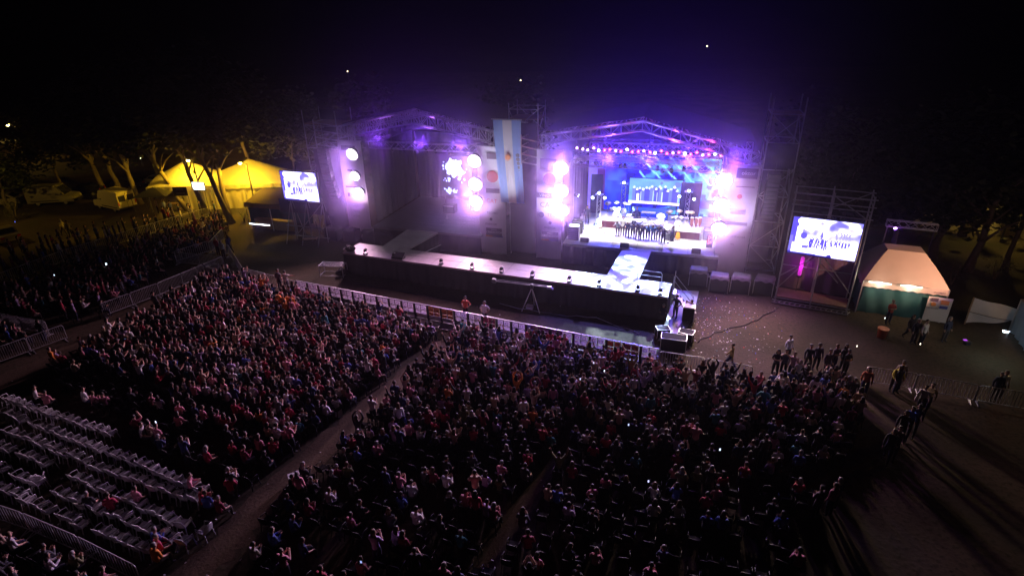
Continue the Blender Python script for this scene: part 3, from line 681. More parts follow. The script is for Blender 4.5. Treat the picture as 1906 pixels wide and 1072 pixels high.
guitar('yellow guitar on a stand in front of the right drum riser', 29.7, 2.35, mat('yellow_lacquer', (.6, .28, .02), .25)); guitar('pale guitar on a stand at the foot of the left totem', 23.0, 3.7, mat('cream_lacquer', (.55, .45, .35), .25), R(20))
def mic(label, u, n):
    t = sthing('microphone_stand', label, 'microphone stand', u, n, DZ)
    b = MB(); b.lathe([(.13, 0), (.13, .02)], (0, 0, 0), 12); b.bar((0, 0, 0), (0, 0, 1.35), .013); b.bar((0, 0, 1.35), (.1, -.35, 1.5), .011); b.build('stand_pole', DARKMETAL, t)
    b = MB(); b.bar((.1, -.35, 1.5), (.12, -.45, 1.53), .022); b.ball((.125, -.48, 1.54), .032, 8, 5); b.build('microphone', CHROME, t)
mic('microphone stand on the left front of the band stage deck', 23.6, 2.6); mic('microphone stand right of the bowing band', 29.0, 1.5); mic('tall microphone stand beside the left wing of the band stage', 21.6, 3.2)
def wedge(label, loc, rz, w=.7):
    t = thing('wedge_monitor', label, 'stage monitor', loc, rz)
    b = MB(); x = w / 2; P = [(-x, -.25, 0), (x, -.25, 0), (x, .28, 0), (-x, .28, 0), (-x, -.25, .42), (x, -.25, .42), (x, .2, .14), (-x, .2, .14)]
    b.add(P, [(0, 3, 2, 1), (0, 1, 5, 4), (1, 2, 6, 5), (2, 3, 7, 6), (3, 0, 4, 7), (4, 5, 6, 7)]); b.build('monitor_case', BLACKPLASTIC, t)
    b = MB(); M = Matrix.Rotation(-math.atan2(.28, .45), 3, 'X'); b.box((0, -.02, .292), (w * .85, .44, .012), 0, 0, M); b.build('grille', mat('speaker_grille', (.16, .16, .17), .5, .4), t)
wedge('black wedge monitor at the top of the right runway', S(25.65, -.25, DZ), SY)
for i, (u, n) in enumerate(((22.3, .2), (31.2, -.1))): wedge(f"black wedge monitor at the {['left', 'right'][i]} front corner of the band deck", S(u, n, DZ), SY)
# side stack with cases by the left wing
t = sthing('equipment_rack', 'equipment rack with bright screen by the left wing of the band stage', 'equipment rack', 21.3, .55, DZ)
b = MB(); b.bbox((0, 0, .55), (.9, .7, 1.1), .03); b.build('rack_case', BLACKPLASTIC, t)
b = MB(); b.box((.05, -.1, 1.25), (.8, .05, .25), 0, 0, Matrix.Rotation(R(-50), 3, 'X')); b.build('screen', mat('console_screen', (.5, .5, .6), .3, emis=(.75, .8, 1), estr=3, sample=False), t)
b = MB()
for i in range(5): b.box((0, -.356, .18 + i * .18), (.8, .012, .1))
b.build('rack_unit', mat('rack_unit_face', (.1, .1, .25), .4, .4), t)
t = sthing('step_unit', 'pale steps at the right front corner of the band stage', 'steps', 32.5, -.05, .0)
b = MB()
for i in range(5): b.box((0, .1 + .25 * i - .9, .2 + .36 * i), (.9, .28, .06))
b.build('tread', DECKWHITE, t)
b = MB(); b.bar((-.45, -.9, .1), (-.45, .3, 1.75), .03); b.bar((.45, -.9, .1), (.45, .3, 1.75), .03); b.build('stringer', ALU, t)
for i, (u, n, z) in enumerate(((32.3, 2.2, 3.1), (32.4, 5.0, 4.8), (21.15, 2.6, 5.0))):
    can('side_lamp', ['white side lamp low at the right wing', 'white side lamp high at the right wing', 'white side lamp on a pole at the left wing'][i] + ' of the band stage', 'stage lamp', S(u, n, z), S(27, 3, 2), BLUELENS, 'side lamps of the band stage', .2, .35)
t = sthing('lit_sign', 'red glowing zigzag sign at the right wing of the band stage', 'sign', 32.2, 1.2, DZ)
b = MB()
for z in (.75, .35): b.bar((-.12, 0, z + .25), (.12, 0, z + .12), .03); b.bar((.12, 0, z + .12), (-.1, 0, z), .03)
b.bar((-.12, 0, .3), (-.12, 0, 1.0), .02); b.build('neon_tube', mat('red_neon', (.5, .05, .05), .4, emis=(1, .1, .12), estr=3, sample=False), t)
b = MB(); b.box((0, .05, .6), (.5, .04, 1.2)); b.build('backing_board', BLACKPLASTIC, t)

# left stage: a lit fragment of its video wall
h, w = 44, 50; X, Y = np.meshgrid((np.arange(w) + .5) / w, (np.arange(h) + .5) / h); nz = vnoise(w, h, (12, 12), 21) * .6 + vnoise(w, h, (24, 22), 22) * .4
d = np.sqrt(((X - .42) / .4) ** 2 + ((Y - .66) / .3) ** 2) + (nz - .5) * 1.3
img = np.zeros((h, w, 3)); img[:] = (.004, .003, .02); img[d < .78] = (.55, .65, 1.6); img[d < .62] = (1.3, 1.4, 2.2)
d2 = np.sqrt(((X - .3) / .3) ** 2 + ((Y - .12) / .1) ** 2) + (nz - .5) * 1.6; img[d2 < .6] = (.5, .65, 1.4)
t = sthing('video_wall', 'video wall of the left stage showing a ragged white burst', 'video wall', 7.0, 6.0)
led_panel('pixel_face', img, 3.2, 3.9, LEDWALL, t, 0, 0, 3.2)
b = MB(); b.box((1.6, .1, 5.15), (3.3, .16, 4.0)); b.build('cabinet_frame', BLACKPLASTIC, t)
b = MB(); b.bar((.3, .1, 1.8), (.3, .1, 3.2), .05); b.bar((2.9, .1, 1.8), (2.9, .1, 3.2), .05); b.build('support_leg', DARKMETAL, t)
for lb, u, n in (('covered instrument case on the dark left stage deck', 8.2, 5), ('second covered case at the rear of the dark stage', 10.9, 6.3)): amp(lb, u, n, DZ, 1.2, .8, .8)
mic('lone microphone stand on the dark left stage', 8.6, 3.2)

# ------------------------------------------------------------------ T-shaped catwalk
CA = math.atan2(33.95 - 43.19, 10.34 + 13.68); CO = Vector((-13.68, 43.19, 0)); CU = Vector((math.cos(CA), math.sin(CA), 0)); CN = Vector((-CU.y, CU.x, 0)); CL = 25.74; CD = 2.3
def Cw(u, n, z=0.0): return CO + CU * u + CN * n + Vector((0, 0, z))
t = thing('catwalk', 'long pale catwalk on a black skirt with two runways to the stages', 'catwalk')
def slab(P, name, z=1.8, th=.14, m=DECK):
    b = MB(); n = len(P); V = [(p.x, p.y, z - th) for p in P] + [(p.x, p.y, z) for p in P]
    b.add(V, [tuple(range(n - 1, -1, -1)), tuple(range(n, 2 * n))] + [(i, (i + 1) % n, n + (i + 1) % n, n + i) for i in range(n)])
    return b.build(name, m, t)
slab([Cw(0, 0), Cw(CL, 0), Cw(CL, CD), Cw(0, CD)], 'walkway_deck')
LR = [G(711, 459, 1.8), G(757, 465, 1.8), S(9.4, -.75), S(6.4, -.75)]; RR = [G(1128, 515, 1.8), G(1187, 525, 1.8), S(27.8, -.72), S(25.55, -.72)]
def onback(p): d = (p - CO); return CO + CU * d.dot(CU) + CN * (CD + .003)
LR[0], LR[1], RR[0], RR[1] = [onback(p) for p in (LR[0], LR[1], RR[0], RR[1])]
slab(LR, 'runway_deck'); slab(RR, 'runway_deck')
b = MB()
for i in range(1, 13): b.box(Cw(i * 2.0, CD / 2, 1.801), (.025, CD - .05, .006), 0, CA)
b.box(Cw(CL / 2, CD / 2, 1.8015), (CL - .1, .02, .006), 0, CA); b.build('deck_seams', mat('deck_seam', (.12, .11, .11), .8), t)
def vskirt(p, q, name='skirt', z1=1.66, off=.03):
    L = (q - p).length; d = (q - p).normalized(); s = Vector((d.y, -d.x, 0)); b = MB()
    b.grid(lambda f, g: tuple(p + d * (L * f) + s * (-off + .08 * math.sin(f * L * 9) * (1.1 - g)) + Vector((0, 0, .02 + (z1 - .02) * g))), int(L * 7) + 2, 2)
    b.build(name, BLACKCLOTH, t, True)
vskirt(Cw(0, 0), Cw(CL, 0)); vskirt(Cw(CL, 0), Cw(CL, CD)); vskirt(Cw(0, CD), Cw(0, 0)); vskirt(Cw(CL, CD), Cw(0, CD))
vskirt(LR[1].xy.to_3d(), LR[2].xy.to_3d()); vskirt(RR[1].xy.to_3d(), RR[2].xy.to_3d()); vskirt(RR[3].xy.to_3d(), RR[0].xy.to_3d()); vskirt(LR[3].xy.to_3d(), LR[0].xy.to_3d())
b = MB(); b.bar(Cw(0, -.01, 1.73), Cw(CL, -.01, 1.73), .035); b.build('front_trim', mat('dark_red_trim', (.12, .02, .02), .6), t)
b = MB(); b.bar(LR[1].xy.to_3d() + Vector((.3, 0, 1.0)), LR[2].xy.to_3d() + Vector((.3, -1, 1.0)), .03); b.build('runway_rail', ALU, t)
# footlights along the front edge
FL = [(687, 469), (735, 479), (823, 491), (880, 499), (934, 507), (992, 514), (1060, 524), (1115, 532), (1186, 544), (1229, 548)]
for i, p in enumerate(FL):
    q = G(*p, 1.8); d = q - CO; u = d.dot(CU)
    t2 = thing('footlight', f'small black moving lamp on the catwalk front edge, {nth(i, len(FL))}', 'footlight', Cw(u, .28, 1.8), CA, 'footlights along the catwalk')
    b = MB(); b.bbox((0, 0, .05), (.3, .26, .1), .02); b.build('lamp_base', BLACKPLASTIC, t2)
    b = MB(); b.bar((-.14, 0, .1), (-.14, 0, .3), .025); b.bar((.14, 0, .1), (.14, 0, .3), .025); b.build('lamp_yoke', BLACKPLASTIC, t2)
    b = MB(); b.lathe([(.07, -.14), (.12, -.08), (.125, .12), (.1, .14)], (0, .0, .33), 12, 0, Matrix.Rotation(R(-70), 3, 'X')); b.build('lamp_head', BLACKPLASTIC, t2, True)
q = G(741, 481, 1.8); wedge('large black wedge monitor on the left part of the catwalk', Cw((q - CO).dot(CU), .35, 1.8), CA + math.pi, 1.0)
t = thing('equipment_bag', 'crumpled grey and black bag on the left end of the catwalk', 'bag', Cw(.35, .5, 1.8), CA)
b = MB()
rr = random.Random(5)
b.grid(lambda s, q: ((.3 + .16 * math.sin(q * math.pi)) * math.cos(s * 6.283) * (1 + .15 * math.sin(s * 19)), .32 * math.sin(s * 6.283) * (1 + .12 * math.cos(s * 13)) * (.6 + .5 * math.sin(q * 3.1)), .4 * q * (1 + .15 * math.sin(s * 12))), 20, 6)
b.lathe([(.3, .36), (.0001, .45)], (0, 0, 0), 12); b.build('bag_body', GREYCLOTH, t, True)
b = MB(); b.tube([(-.25, 0, .35), (-.15, -.1, .55), (.1, -.1, .56), (.22, 0, .36)], .03); b.ball((-.3, -.15, .12), (.25, .15, .12)); b.build('bag_strap', mat('pale_cloth', (.5, .48, .48), .8), t, True)
# ------------------------------------------------------------------ side screens
def side_img(w=110, h=66):
    X, Y = np.meshgrid((np.arange(w) + .5) / w, (np.arange(h) + .5) / h); r = np.random.default_rng(9)
    nz = vnoise(w, h, (6, 5), 31) * .6 + vnoise(w, h, (14, 9), 32) * .4
    img = np.ones((h, w, 3)) * np.array((1.0, .98, 1.1))
    k = np.clip((nz - .5) * 5, 0, 1)[..., None] * np.clip((Y - .35) * 3, 0, 1)[..., None]; img = img * (1 - k) + k * np.array((.42, .4, 1.0))
    img[(X < .1) & (Y > .32)] = (.16, .1, .9)
    img[(abs(X - .13 - .05 * (Y > .75)) < .045) & (Y > .2)] = (1, .98, 1.1)
    img[((X - .2) / .13) ** 2 + ((Y - .9) / .11) ** 2 < 1] = (1, 1, 1.1); img[(X < .05) & (Y < .5)] = (.5, .45, 1.1)
    img[((X - .2) / .05) ** 2 + ((Y - .52) / .09) ** 2 < 1] = (.3, .25, 1); img[((X - .46) / .02) ** 2 + ((Y - .56) / .1) ** 2 < 1] = (.42, .4, 1)
    def man(cx, y0, y1, wd, c=(.1, .07, .8)):
        m = (abs(X - cx - (Y - y0) * r.uniform(-.12, .12)) < wd) & (Y > y0 + (y1 - y0) * .42) & (Y < y1); img[m] = c
        for s in (-1, 1): img[(abs(X - cx - s * wd * .6) < wd * .4) & (Y > y0) & (Y < y0 + (y1 - y0) * .45)] = c
        img[((X - cx) / .011) ** 2 + ((Y - y1 - .02) / .02) ** 2 < 1] = (.5, .45, .95)
    for i in range(9): man(.29 + .033 * i + r.uniform(-.006, .006), .2 + r.uniform(-.02, .02), .44 + r.uniform(-.03, .04), .012)
    for i in range(7): man(.62 + .04 * i, .3, .44, .012, (.25, .22, .9))
    for i in range(5): man(.68 + .045 * i, .5, .66, .013, (.6, .58, 1.05))
    img[(abs(X - .24) < .04) & (Y > .18) & (Y < .26)] = (.4, .36, 1.0)
    img[(X > .6) & (Y < .2)] = (.88, .9, 1.05)
    img[(Y < .055 - .04 * X) & (X < .62)] = (.05, .03, .5); img[((X - .62) / .04) ** 2 + ((Y) / .08) ** 2 < 1] = (.05, .03, .5)
    m = img.min(-1, keepdims=True) / np.maximum(img[..., 2:], .01); w = np.clip(m, 0, 1) ** 3
    return np.concatenate([.035 + .6 * w, .025 + .58 * w, .25 + .95 * w], -1) * (img[..., 2:] > .6) + (img[..., 2:] <= .6) * np.array((.01, .006, .12))
def side_screen(label, loc, rz, W, z0, z1):
    t = thing('side_screen', label, 'video screen', loc, rz)
    led_panel('pixel_face', side_img(), W, z1 - z0, LEDSIDE, t, 0, -.09, z0)
    b = MB(); b.box((W / 2, .0, (z0 + z1) / 2), (W + .1, .16, z1 - z0 + .1))
    for i in range(5): b.box((W * i / 4, .12, (z0 + z1) / 2), (.06, .1, z1 - z0))
    b.build('cabinet_frame', BLACKPLASTIC, t)
    return t
# right: on a scaffold
RS = Vector((18.9, 36.3, 0)); RA = math.atan2(-2.1, 4.1); RU = Vector((math.cos(RA), math.sin(RA), 0)); RN = Vector((-RU.y, RU.x, 0))
side_screen('large right video screen showing the band as blue silhouettes on white', RS, RA, 4.05, 3.95, 6.5)
t = thing('scaffold_tower', 'open scaffold frame carrying the right video screen', 'scaffold tower', RS + RN * .35 - RU * .15, RA)
b = MB()
for x in (0, 2.25, 4.5):
    for y in (0, 1.8): b.bar((x, y, 0), (x, y, 8.2 if x else 8.0), .05, 0, 6)
for z in (.3, 6.7, 7.5, 8.0):
    for y in (0, 1.8): b.bar((-.1, y, z), (4.7, y, z), .04)
    for x in (0, 2.25, 4.5): b.bar((x, 0, z), (x, 1.8, z), .035)
for z in (2.2, 4.0):
    b.bar((0, 1.8, z), (4.5, 1.8, z), .04)
for (p, q) in (((0, 0, 2.0), (2.25, 0, 4.0)), ((2.25, 0, 4.0), (4.5, 0, 1.4)), ((0, 1.8, .3), (2.25, 1.8, 3.8)), ((2.25, 1.8, 6.7), (4.5, 1.8, 8.0)), ((4.5, 0, 6.6), (2.4, 0, 7.9)), ((2.25, 0, 3.4), (3.6, 0, 2.1))): b.bar(p, q, .035)
b.build('tube_frame', GALV, t)
b = MB(); b.box((2.25, 1.0, .32), (4.6, 1.6, .06)); b.build('base_platform', WOOD, t)
b = MB()
b.bar((-.2, -.5, .12), (4.6, -.5, .12), .05); b.bar((-.2, -.05, .12), (4.6, -.05, .12), .05)
for i in range(15): b.bar((-.1 + i * .33, -.5, .14), (.1 + i * .33, -.05, .14), .03)
b.build('base_ladder_beam', ALU, t)
b = MB(); b.grid(skirt_fn(0, 4.5, .4, 3.8, 1.95, .06, 5), 30, 6); b.build('back_sheet', mat('violet_dusty_sheet', (.16, .1, .16), .9), t, True)
MAG = mat('magenta_tube', (.5, .1, .4), .4, emis=(.75, .02, .7), estr=.7, sample=False)
t = thing('glow_tube', 'magenta glowing light tube under the right video screen', 'light tube', RS + RU * 1.1 + RN * 2.0 + Vector((0, 0, 1.6)))
b = MB(); b.lathe([(.1, 0), (.13, .1), (.13, 1.3), (.1, 1.4)], (0, 0, 0), 10); b.build('tube', MAG, t, True)
b = MB(); b.lathe([(.2, -.1), (.2, 0)], (0, 0, 0), 10); b.bar((0, 0, -1.6), (0, 0, -.1), .03); b.build('tube_base', BLACKPLASTIC, t)
point('tube_light', RS + RU * 1.1 + RN * 1.7 + Vector((0, 0, 2.4)), 18, (.9, .05, 1))
# left: on raking supports
LS = G(520, 445) + SU * 1.55; LS.z = 0
side_screen('left video screen showing the band as blue silhouettes, by the yellow tent', LS, SY, 3.72, 4.05, 6.68)
t = thing('screen_support', 'dark raking tubes and deck that hold up the left video screen', 'screen support', LS + SN * .3, SY)
b = MB()
for x in (.2, 1.9, 3.6):
    b.bar((x, .1, 0), (x, .1, 6.6), .05, 0, 6); b.bar((x, -1.5, .1), (x, .0, 3.6), .045); b.bar((x, 1.4, 0), (x, .1, 4.5), .04)
b.bar((0, -.8, 1.7), (3.8, -.8, 1.7), .04); b.bar((0, .1, .4), (3.8, .1, .4), .04); b.bar((0, .1, 3.8), (3.8, .1, 3.8), .05); b.bar((.2, .1, .4), (3.6, .1, 3.8), .035)
b.build('tube_frame', GALV, t)
b = MB(); b.grid(skirt_fn(-1.4, 4.4, 2.5, 3.8, .5, .05, 6), 30, 3); b.build('back_sheet', GREYCLOTH, t, True)
b = MB(); b.box((2.6, -1.2, .7), (1.3, .5, .08), 0, R(18)); b.build('resting_board', WOOD, t)

# ------------------------------------------------------------------ subwoofers with pale rain covers
def sub(label, loc, rz, dark=False, grp='covered subwoofers in front of the stages'):
    t = thing('subwoofer', label, 'subwoofer', loc, rz, grp)
    b = MB(); b.bbox((0, 0, .6), (1.25, 1.0, 1.2), .03); b.build('speaker_cabinet', BLACKPLASTIC, t)
    b = MB(); b.box((0, -.508, .58), (1.12, .014, 1.05)); b.build('grille', mat('sub_grille', (.035, .032, .04), .6, .2), t)
    b = MB()
    def cov(s, q):
        x, y = -.68 + 1.36 * s, -.56 + 1.12 * q; e = max(abs(2 * s - 1), abs(2 * q - 1))
        return (x, y, 1.26 + .05 * math.sin(s * 9 + q * 4) * (1 - e) - (.24 + .06 * math.sin(s * 14 + q * 9) if e > .92 else 0))
    b.grid(cov, 14, 12); b.build('rain_cover', GREYCLOTH if dark else mat('grey_rain_cover', (.24, .22, .24), .7, noise=.2, nscale=2), t, True)
    b = MB()
    for x in (-.66, .66): b.bar((x, -.54, 0), (x, -.54, 1.1), .03)
    b.build('corner_strap', BANNER if not dark else GREYCLOTH, t)
for i, p in enumerate([(1298, 531), (1337, 543), (1377, 545), (1421, 548)]):
    sub(f"black subwoofer under a pale cover right of the catwalk, {['nearest the catwalk', 'second from the catwalk', 'third from the catwalk', 'furthest from the catwalk'][i]}", G(*p) + SN * .4, SY + R(-4 * i))
for i, p in enumerate([(618, 448), (652, 449), (688, 452), (722, 458)]):
    sub(f"dark covered subwoofer below the left banner, {nth(i, 4)}", G(*p) + SN * .4, SY, True, 'dark subwoofers below the left banner')

# ------------------------------------------------------------------ things between catwalk and barrier
t = thing('camera_crane', 'camera crane with a long pale arm on a tall tripod before the catwalk', 'camera crane', G(990, 577), CA)
b = MB()
for a in (95, 215, 335): b.bar((0, 0, 1.75), (.75 * math.cos(R(a)), .75 * math.sin(R(a)), 0), .035)
b.build('tripod', ALU, t)
b = MB(); b.bar((-2.9, .15, 1.78), (1.15, -.1, 2.02), .03, 0, 6); b.bar((-2.9, .15, 1.9), (1.15, -.1, 2.1), .014); b.build('crane_arm', ALU, t)
b = MB(); b.bbox((0, 0, 1.85), (.2, .25, .35), .03); b.build('pivot_head', DARKMETAL, t)
b = MB(); b.bbox((-2.9, .15, 1.8), (.3, .25, .3), .03); b.build('counterweight', DARKMETAL, t)
b = MB(); b.bbox((1.3, -.12, 2.0), (.35, .16, .18), .02); b.bar((1.42, -.12, 1.98), (1.58, -.14, 1.9), .06); b.build('camera_head', mat('grey_camera', (.35, .35, .37), .4), t)
t = thing('equipment_case', 'small bright white case under the camera crane', 'case', G(986, 575), CA)
b = MB(); b.bbox((0, 0, .15), (.5, .3, .3), .03); b.build('case_body', PRINT_WHITE, t); b = MB(); b.bar((-.12, -.17, .25), (.12, -.17, .25), .015); b.build('case_handle', BLACKPLASTIC, t)
# metal table frame at the left end of the catwalk
t = thing('metal_frame', 'tilted metal table frame with mesh top left of the catwalk end', 'frame', G(622, 512), CA + R(12))
b = MB()
for x in (-1, 1):
    for y in (-.45, .45): b.bar((x, y, 0), (x, y, .95), .03)
for y in (-.45, .45): b.bar((-1, y, .95), (1, y, .95), .03); b.bar((-1, y, .12), (1, y, .12), .025)
for x in (-1, 1): b.bar((x, -.45, .95), (x, .45, .95), .03); b.bar((x, -.45, .12), (x, .45, .12), .025)
b.build('table_frame', ALU, t)
b = MB()
for i in range(16): b.bar((-.94 + i * .125, -.45, .96), (-.94 + i * .125, .45, .96), .012, 0, 4)
b.build('mesh_top', GALV, t)
t = thing('duffel_heap', 'dark sack lying under the metal frame', 'sack', G(638, 512), .4)
b = MB(); b.ball((0, 0, .25), (.55, .35, .28), 12, 8); b.build('sack_body', BLACKCLOTH, t, True)
b = MB(); b.tube([(-.3, 0, .5), (-.1, 0, .62), (.2, 0, .5)], .03); b.build('sack_handle', GREYCLOTH, t, True)
# ground sheet, ramp and steps at the right end of the catwalk
b = MB(); P = [G(*p, .012) for p in ((1262, 540), (1301, 542), (1290, 590), (1262, 640), (1225, 634), (1243, 585))]; b.add(P, [tuple(range(6))])
tag(b.build('plywood_floor', mat('pale_plywood', (.4, .38, .38), .5, noise=.12)), 'pale floor sheet at the right end of the catwalk', 'floor sheet')
t = thing('stair', 'steel stair with two tall posts at the right end of the catwalk', 'stair', Cw(CL + .1, 1.5), CA)
b = MB()
for i in range(6): b.box((.2 + i * .22, 0, 1.55 - i * .28), (.24, .9, .04))
b.build('tread', ALU, t)
b = MB()
for y in (-.47, .47): b.bar((.05, y, 1.7), (1.5, y, .02), .035); b.bar((.1, y, 1.7), (.1, y, 2.9), .025); b.bar((1.45, y, .05), (1.45, y, 1.2), .025); b.bar((.1, y, 2.6), (1.45, y, 1.1), .022)
b.build('stair_rail', ALU, t)
t = thing('guard_rail', 'pale tubular guard rail on the inner right corner of the catwalk', 'rail', Cw(CL - 2.4, CD - .08, 1.8), CA)
b = MB(); b.tube([(0, 0, 0), (0, 0, .6), (.1, 0, .75), (1.6, 0, .75), (1.7, 0, .6), (1.7, 0, 0)], .03); b.bar((0, 0, .4), (1.7, 0, .4), .02); b.build('rail_tube', ALU, t)
def flight_case(label, p, s, rz, top=None):
    t = thing('flight_case', label, 'flight case', G(*p), rz)
    b = MB(); b.bbox((0, 0, .1 + s[2] / 2), s, .02); b.build('case_body', mat('black_case_board', (.02, .018, .024), .85, spec=.15), t)
    b = MB()
    x, y, z = s[0] / 2, s[1] / 2, s[2]
    for sx in (-1, 1):
        for sy in (-1, 1): b.bar((sx * x, sy * y, .1), (sx * x, sy * y, .1 + z), .018)
        b.bar((sx * x, -y, .1 + z), (sx * x, y, .1 + z), .018); b.bar((-x, sx * y, .1 + z), (x, sx * y, .1 + z), .018)
    b.build('case_edging', ALU, t)
    b = MB()
    for sx in (-1, 1):
        for sy in (-1, 1): b.lathe([(.05, -.02), (.05, .02)], (sx * x * .8, sy * y * .8, .05), 8, 0, Matrix.Rotation(R(90), 3, 'X'))
    b.build('castor', RUBBER, t)
    if top: b = MB(); b.bbox((0, 0, .1 + z + .03), (s[0] * .95, s[1] * .95, .05), .01); b.build('case_top', top, t)
flight_case('large flight case with silver edges by the barrier end', (1252, 650), (1.5, .8, .8), SY); flight_case('small dark flight case on the floor sheet by the crowd barrier', (1232, 628), (.8, .6, .6), SY + .3)
flight_case('dark flight case with pale top in front of the camera operator', (1280, 596), (.75, .65, .95), CA, mat('grey_board', (.3, .3, .32), .5)); flight_case('low case with cables beside the barrier end', (1276, 632), (.9, .7, .5), SY - .2)
t = thing('monitor_bin', 'orange waste bin on the ground right of the stage', 'bin', G(1640, 628))
b = MB(); b.lathe([(.24, 0), (.3, .62), (.32, .64)], (0, 0, 0), 14); b.build('bin_body', mat('orange_plastic', (.55, .12, .03), .5), t, True); b = MB(); b.lathe([(.33, .62), (.33, .66), (.27, .66)], (0, 0, 0), 14); b.build('bin_rim', mat('orange_rim', (.6, .16, .05), .5), t)

# confetti strewn on the ground right of the catwalk
CONF = attr_mat('confetti_foil', .25)
b = MB(); rr = random.Random(8); cols = []
for i in range(620):
    x = rr.gauss(1320, 62); y = rr.gauss(600, 40)
    if not (1240 < x < 1470 and 545 < y < 700): continue
    p = G(x, y, .012 + rr.random() * .02); s = rr.choice((.012, .018, .024, .034)); a = rr.uniform(0, 3.14); tl = rr.uniform(-.6, .6)
    M = Matrix.Rotation(a, 3, 'Z') @ Matrix.Rotation(tl, 3, 'X')
    b.add([M @ Vector((sx * s, sy * s * .7, 0)) + p for sx, sy in ((-1, -1), (1, -1), (1, 1), (-1, 1))], [(0, 1, 2, 3)]); cols.append(rr.choice([(.9, .9, .9)] * 9 + [(.8, .1, .1), (.1, .15, .8), (.8, .45, .1), (.1, .5, .5), (.7, .6, .1)]))
o = tag(b.build('confetti', CONF), 'scattered foil confetti on the ground right of the catwalk', 'confetti', kind='stuff')
at = o.data.attributes.new('Col', 'FLOAT_COLOR', 'FACE'); at.data.foreach_set('color', np.array([c + (1,) for c in cols], np.float32).ravel())

# ------------------------------------------------------------------ marquees and sheds
MARQ = mat('cream_marquee_cloth', (.5, .42, .38), .8, noise=.1, nscale=1.5, bump=.15); GREENCLOTH = mat('dark_green_cloth', (.015, .09, .1), .7, noise=.3, nscale=2, bump=.4)
t = thing('marquee_tent', 'cream hipped marquee with dark green walls at the right', 'tent', G(1668, 590), RA + R(6))
W, D, E_, Hh = 4.9, 4.2, 2.35, 4.2
b = MB(); ev = [(-W / 2, 0, E_), (W / 2, 0, E_), (W / 2, D, E_), (-W / 2, D, E_)]; rd = [(-W * .24, D * .36, Hh), (W * .2, D * .36, Hh), (W * .2, D * .66, Hh), (-W * .24, D * .66, Hh)]
def panel(A, B, C_, Dd, n=10):
    A, B, C_, Dd = map(Vector, (A, B, C_, Dd))
    def f(s, q):
        p = A.lerp(B, s).lerp(Dd.lerp(C_, s), q); p.z += .1 * math.sin(math.pi * q) + .02 * math.sin(s * 20) * (1 - q); return tuple(p)
    b.grid(f, n * 2, n)
for i in range(4): panel(ev[i], ev[(i + 1) % 4], rd[(i + 1) % 4], rd[i])
b.add(rd, [(0, 1, 2, 3)])
b.build('tent_roof', MARQ, t, True)
b = MB()
for i in range(4):
    p, q = Vector(ev[i]), Vector(ev[(i + 1) % 4]); nrm = (q - p).normalized().cross(Vector((0, 0, 1)))
    b.grid(lambda s, f: tuple(p.lerp(q, s) + nrm * (.03 + .03 * math.sin(s * 40)) * (1 - f) + Vector((0, 0, -.42 + .42 * f + (.05 * abs(math.sin(s * 34)) if f == 0 else 0)))), 60, 2)
b.build('valance', MARQ, t, True)
b = MB()
for i in range(4):
    p, q = Vector(ev[i]), Vector(ev[(i + 1) % 4]); ins = Vector((0, D / 2, 0)) - (p + q) / 2; ins.z = 0; ins.normalize()
    b.grid(lambda s, f: tuple(p.lerp(q, s) + ins * (.12 + .05 * math.sin(s * 30 + f * 3)) + Vector((0, 0, -E_ + .02 + (E_ - .3) * f))), 40, 4)
b.build('wall_cloth', GREENCLOTH, t, True)
b = MB()
for p in ev: b.bar((p[0], p[1], 0), p, .04)
build_each(b, 'tent_pole', ALU, t)
b = MB(); b.text('INGRESO', .16, Matrix.Translation((W * .4, -.09, E_ - .22)) @ Matrix.Rotation(R(90), 4, 'X')); b.build('valance_print', PRINT_DARK, t)
def tube_lamp(label, loc, rz, L, col, estr, power):
    t2 = thing('tube_lamp', label, 'tube lamp', loc, rz)
    b = MB(); b.bar((-L / 2, 0, 0), (L / 2, 0, 0), .045, 0, 8); b.build('glowing_tube', mat(f'tube_glow_{estr}_{col[2]}', (.8, .8, .8), .3, emis=col, estr=estr, sample=False), t2)
    b = MB(); b.box((0, .03, .07), (L + .1, .12, .05)); b.build('lamp_fitting', ALU, t2)
    d = Vector((math.sin(rz), -math.cos(rz), 0))
    if power: point('tube_light', Vector(loc) + d * .3 + Vector((0, 0, -.1)), power, col, .25)
def onT(x, y, z): a = RA + R(6); return G(1668, 590) + Vector((math.cos(a) * x - math.sin(a) * y, math.sin(a) * x + math.cos(a) * y, z))
tube_lamp('bright tube lamp under the left eave of the cream marquee', onT(-1.5, -.12, E_ + .02), RA + R(6), 1.3, (1, .82, .6), 5, 30)
tube_lamp('bright tube lamp under the middle eave of the cream marquee', onT(.3, -.12, E_ + .02), RA + R(6), 1.2, (1, .82, .6), 5, 30)
t = thing('poster_banner', 'white poster banner with yellow and violet prints on the marquee corner', 'banner', onT(1.4, -.16, 0), RA + R(6))
b = MB(); b.grid(lambda s, q: (s * 1.35, -.02 + .02 * math.sin(s * 6), .12 + 1.75 * q), 10, 6); b.build('cloth', BANNER, t, True)
b = MB(); b.box((.36, -.06, 1.68), (.4, .006, .24), 0); b.lathe([(.15, 0), (.15, .006)], (.36, -.06, 1.35), 12, 1, Matrix.Rotation(R(90), 3, 'X')); b.box((.95, -.06, 1.55), (.45, .006, .3), 1); b.box((.95, -.06, 1.2), (.45, .006, .2), 2)
build_each(b, 'printed_panel', [PRINT_DARK, PRINT_ORANGE, PRINT_BLUE], t); b = MB(); b.text('MENDOZA', .14, Matrix.Translation((.36, -.06, 1.07)) @ Matrix.Rotation(R(90), 4, 'X'), 0); b.build('lettering', PRINT_DARK, t)
spot('violet_uplight', onT(3.2, -2.6, .4), onT(1.5, .6, 2.9), 45, (.62, .08, 1), 32, .6, .1)
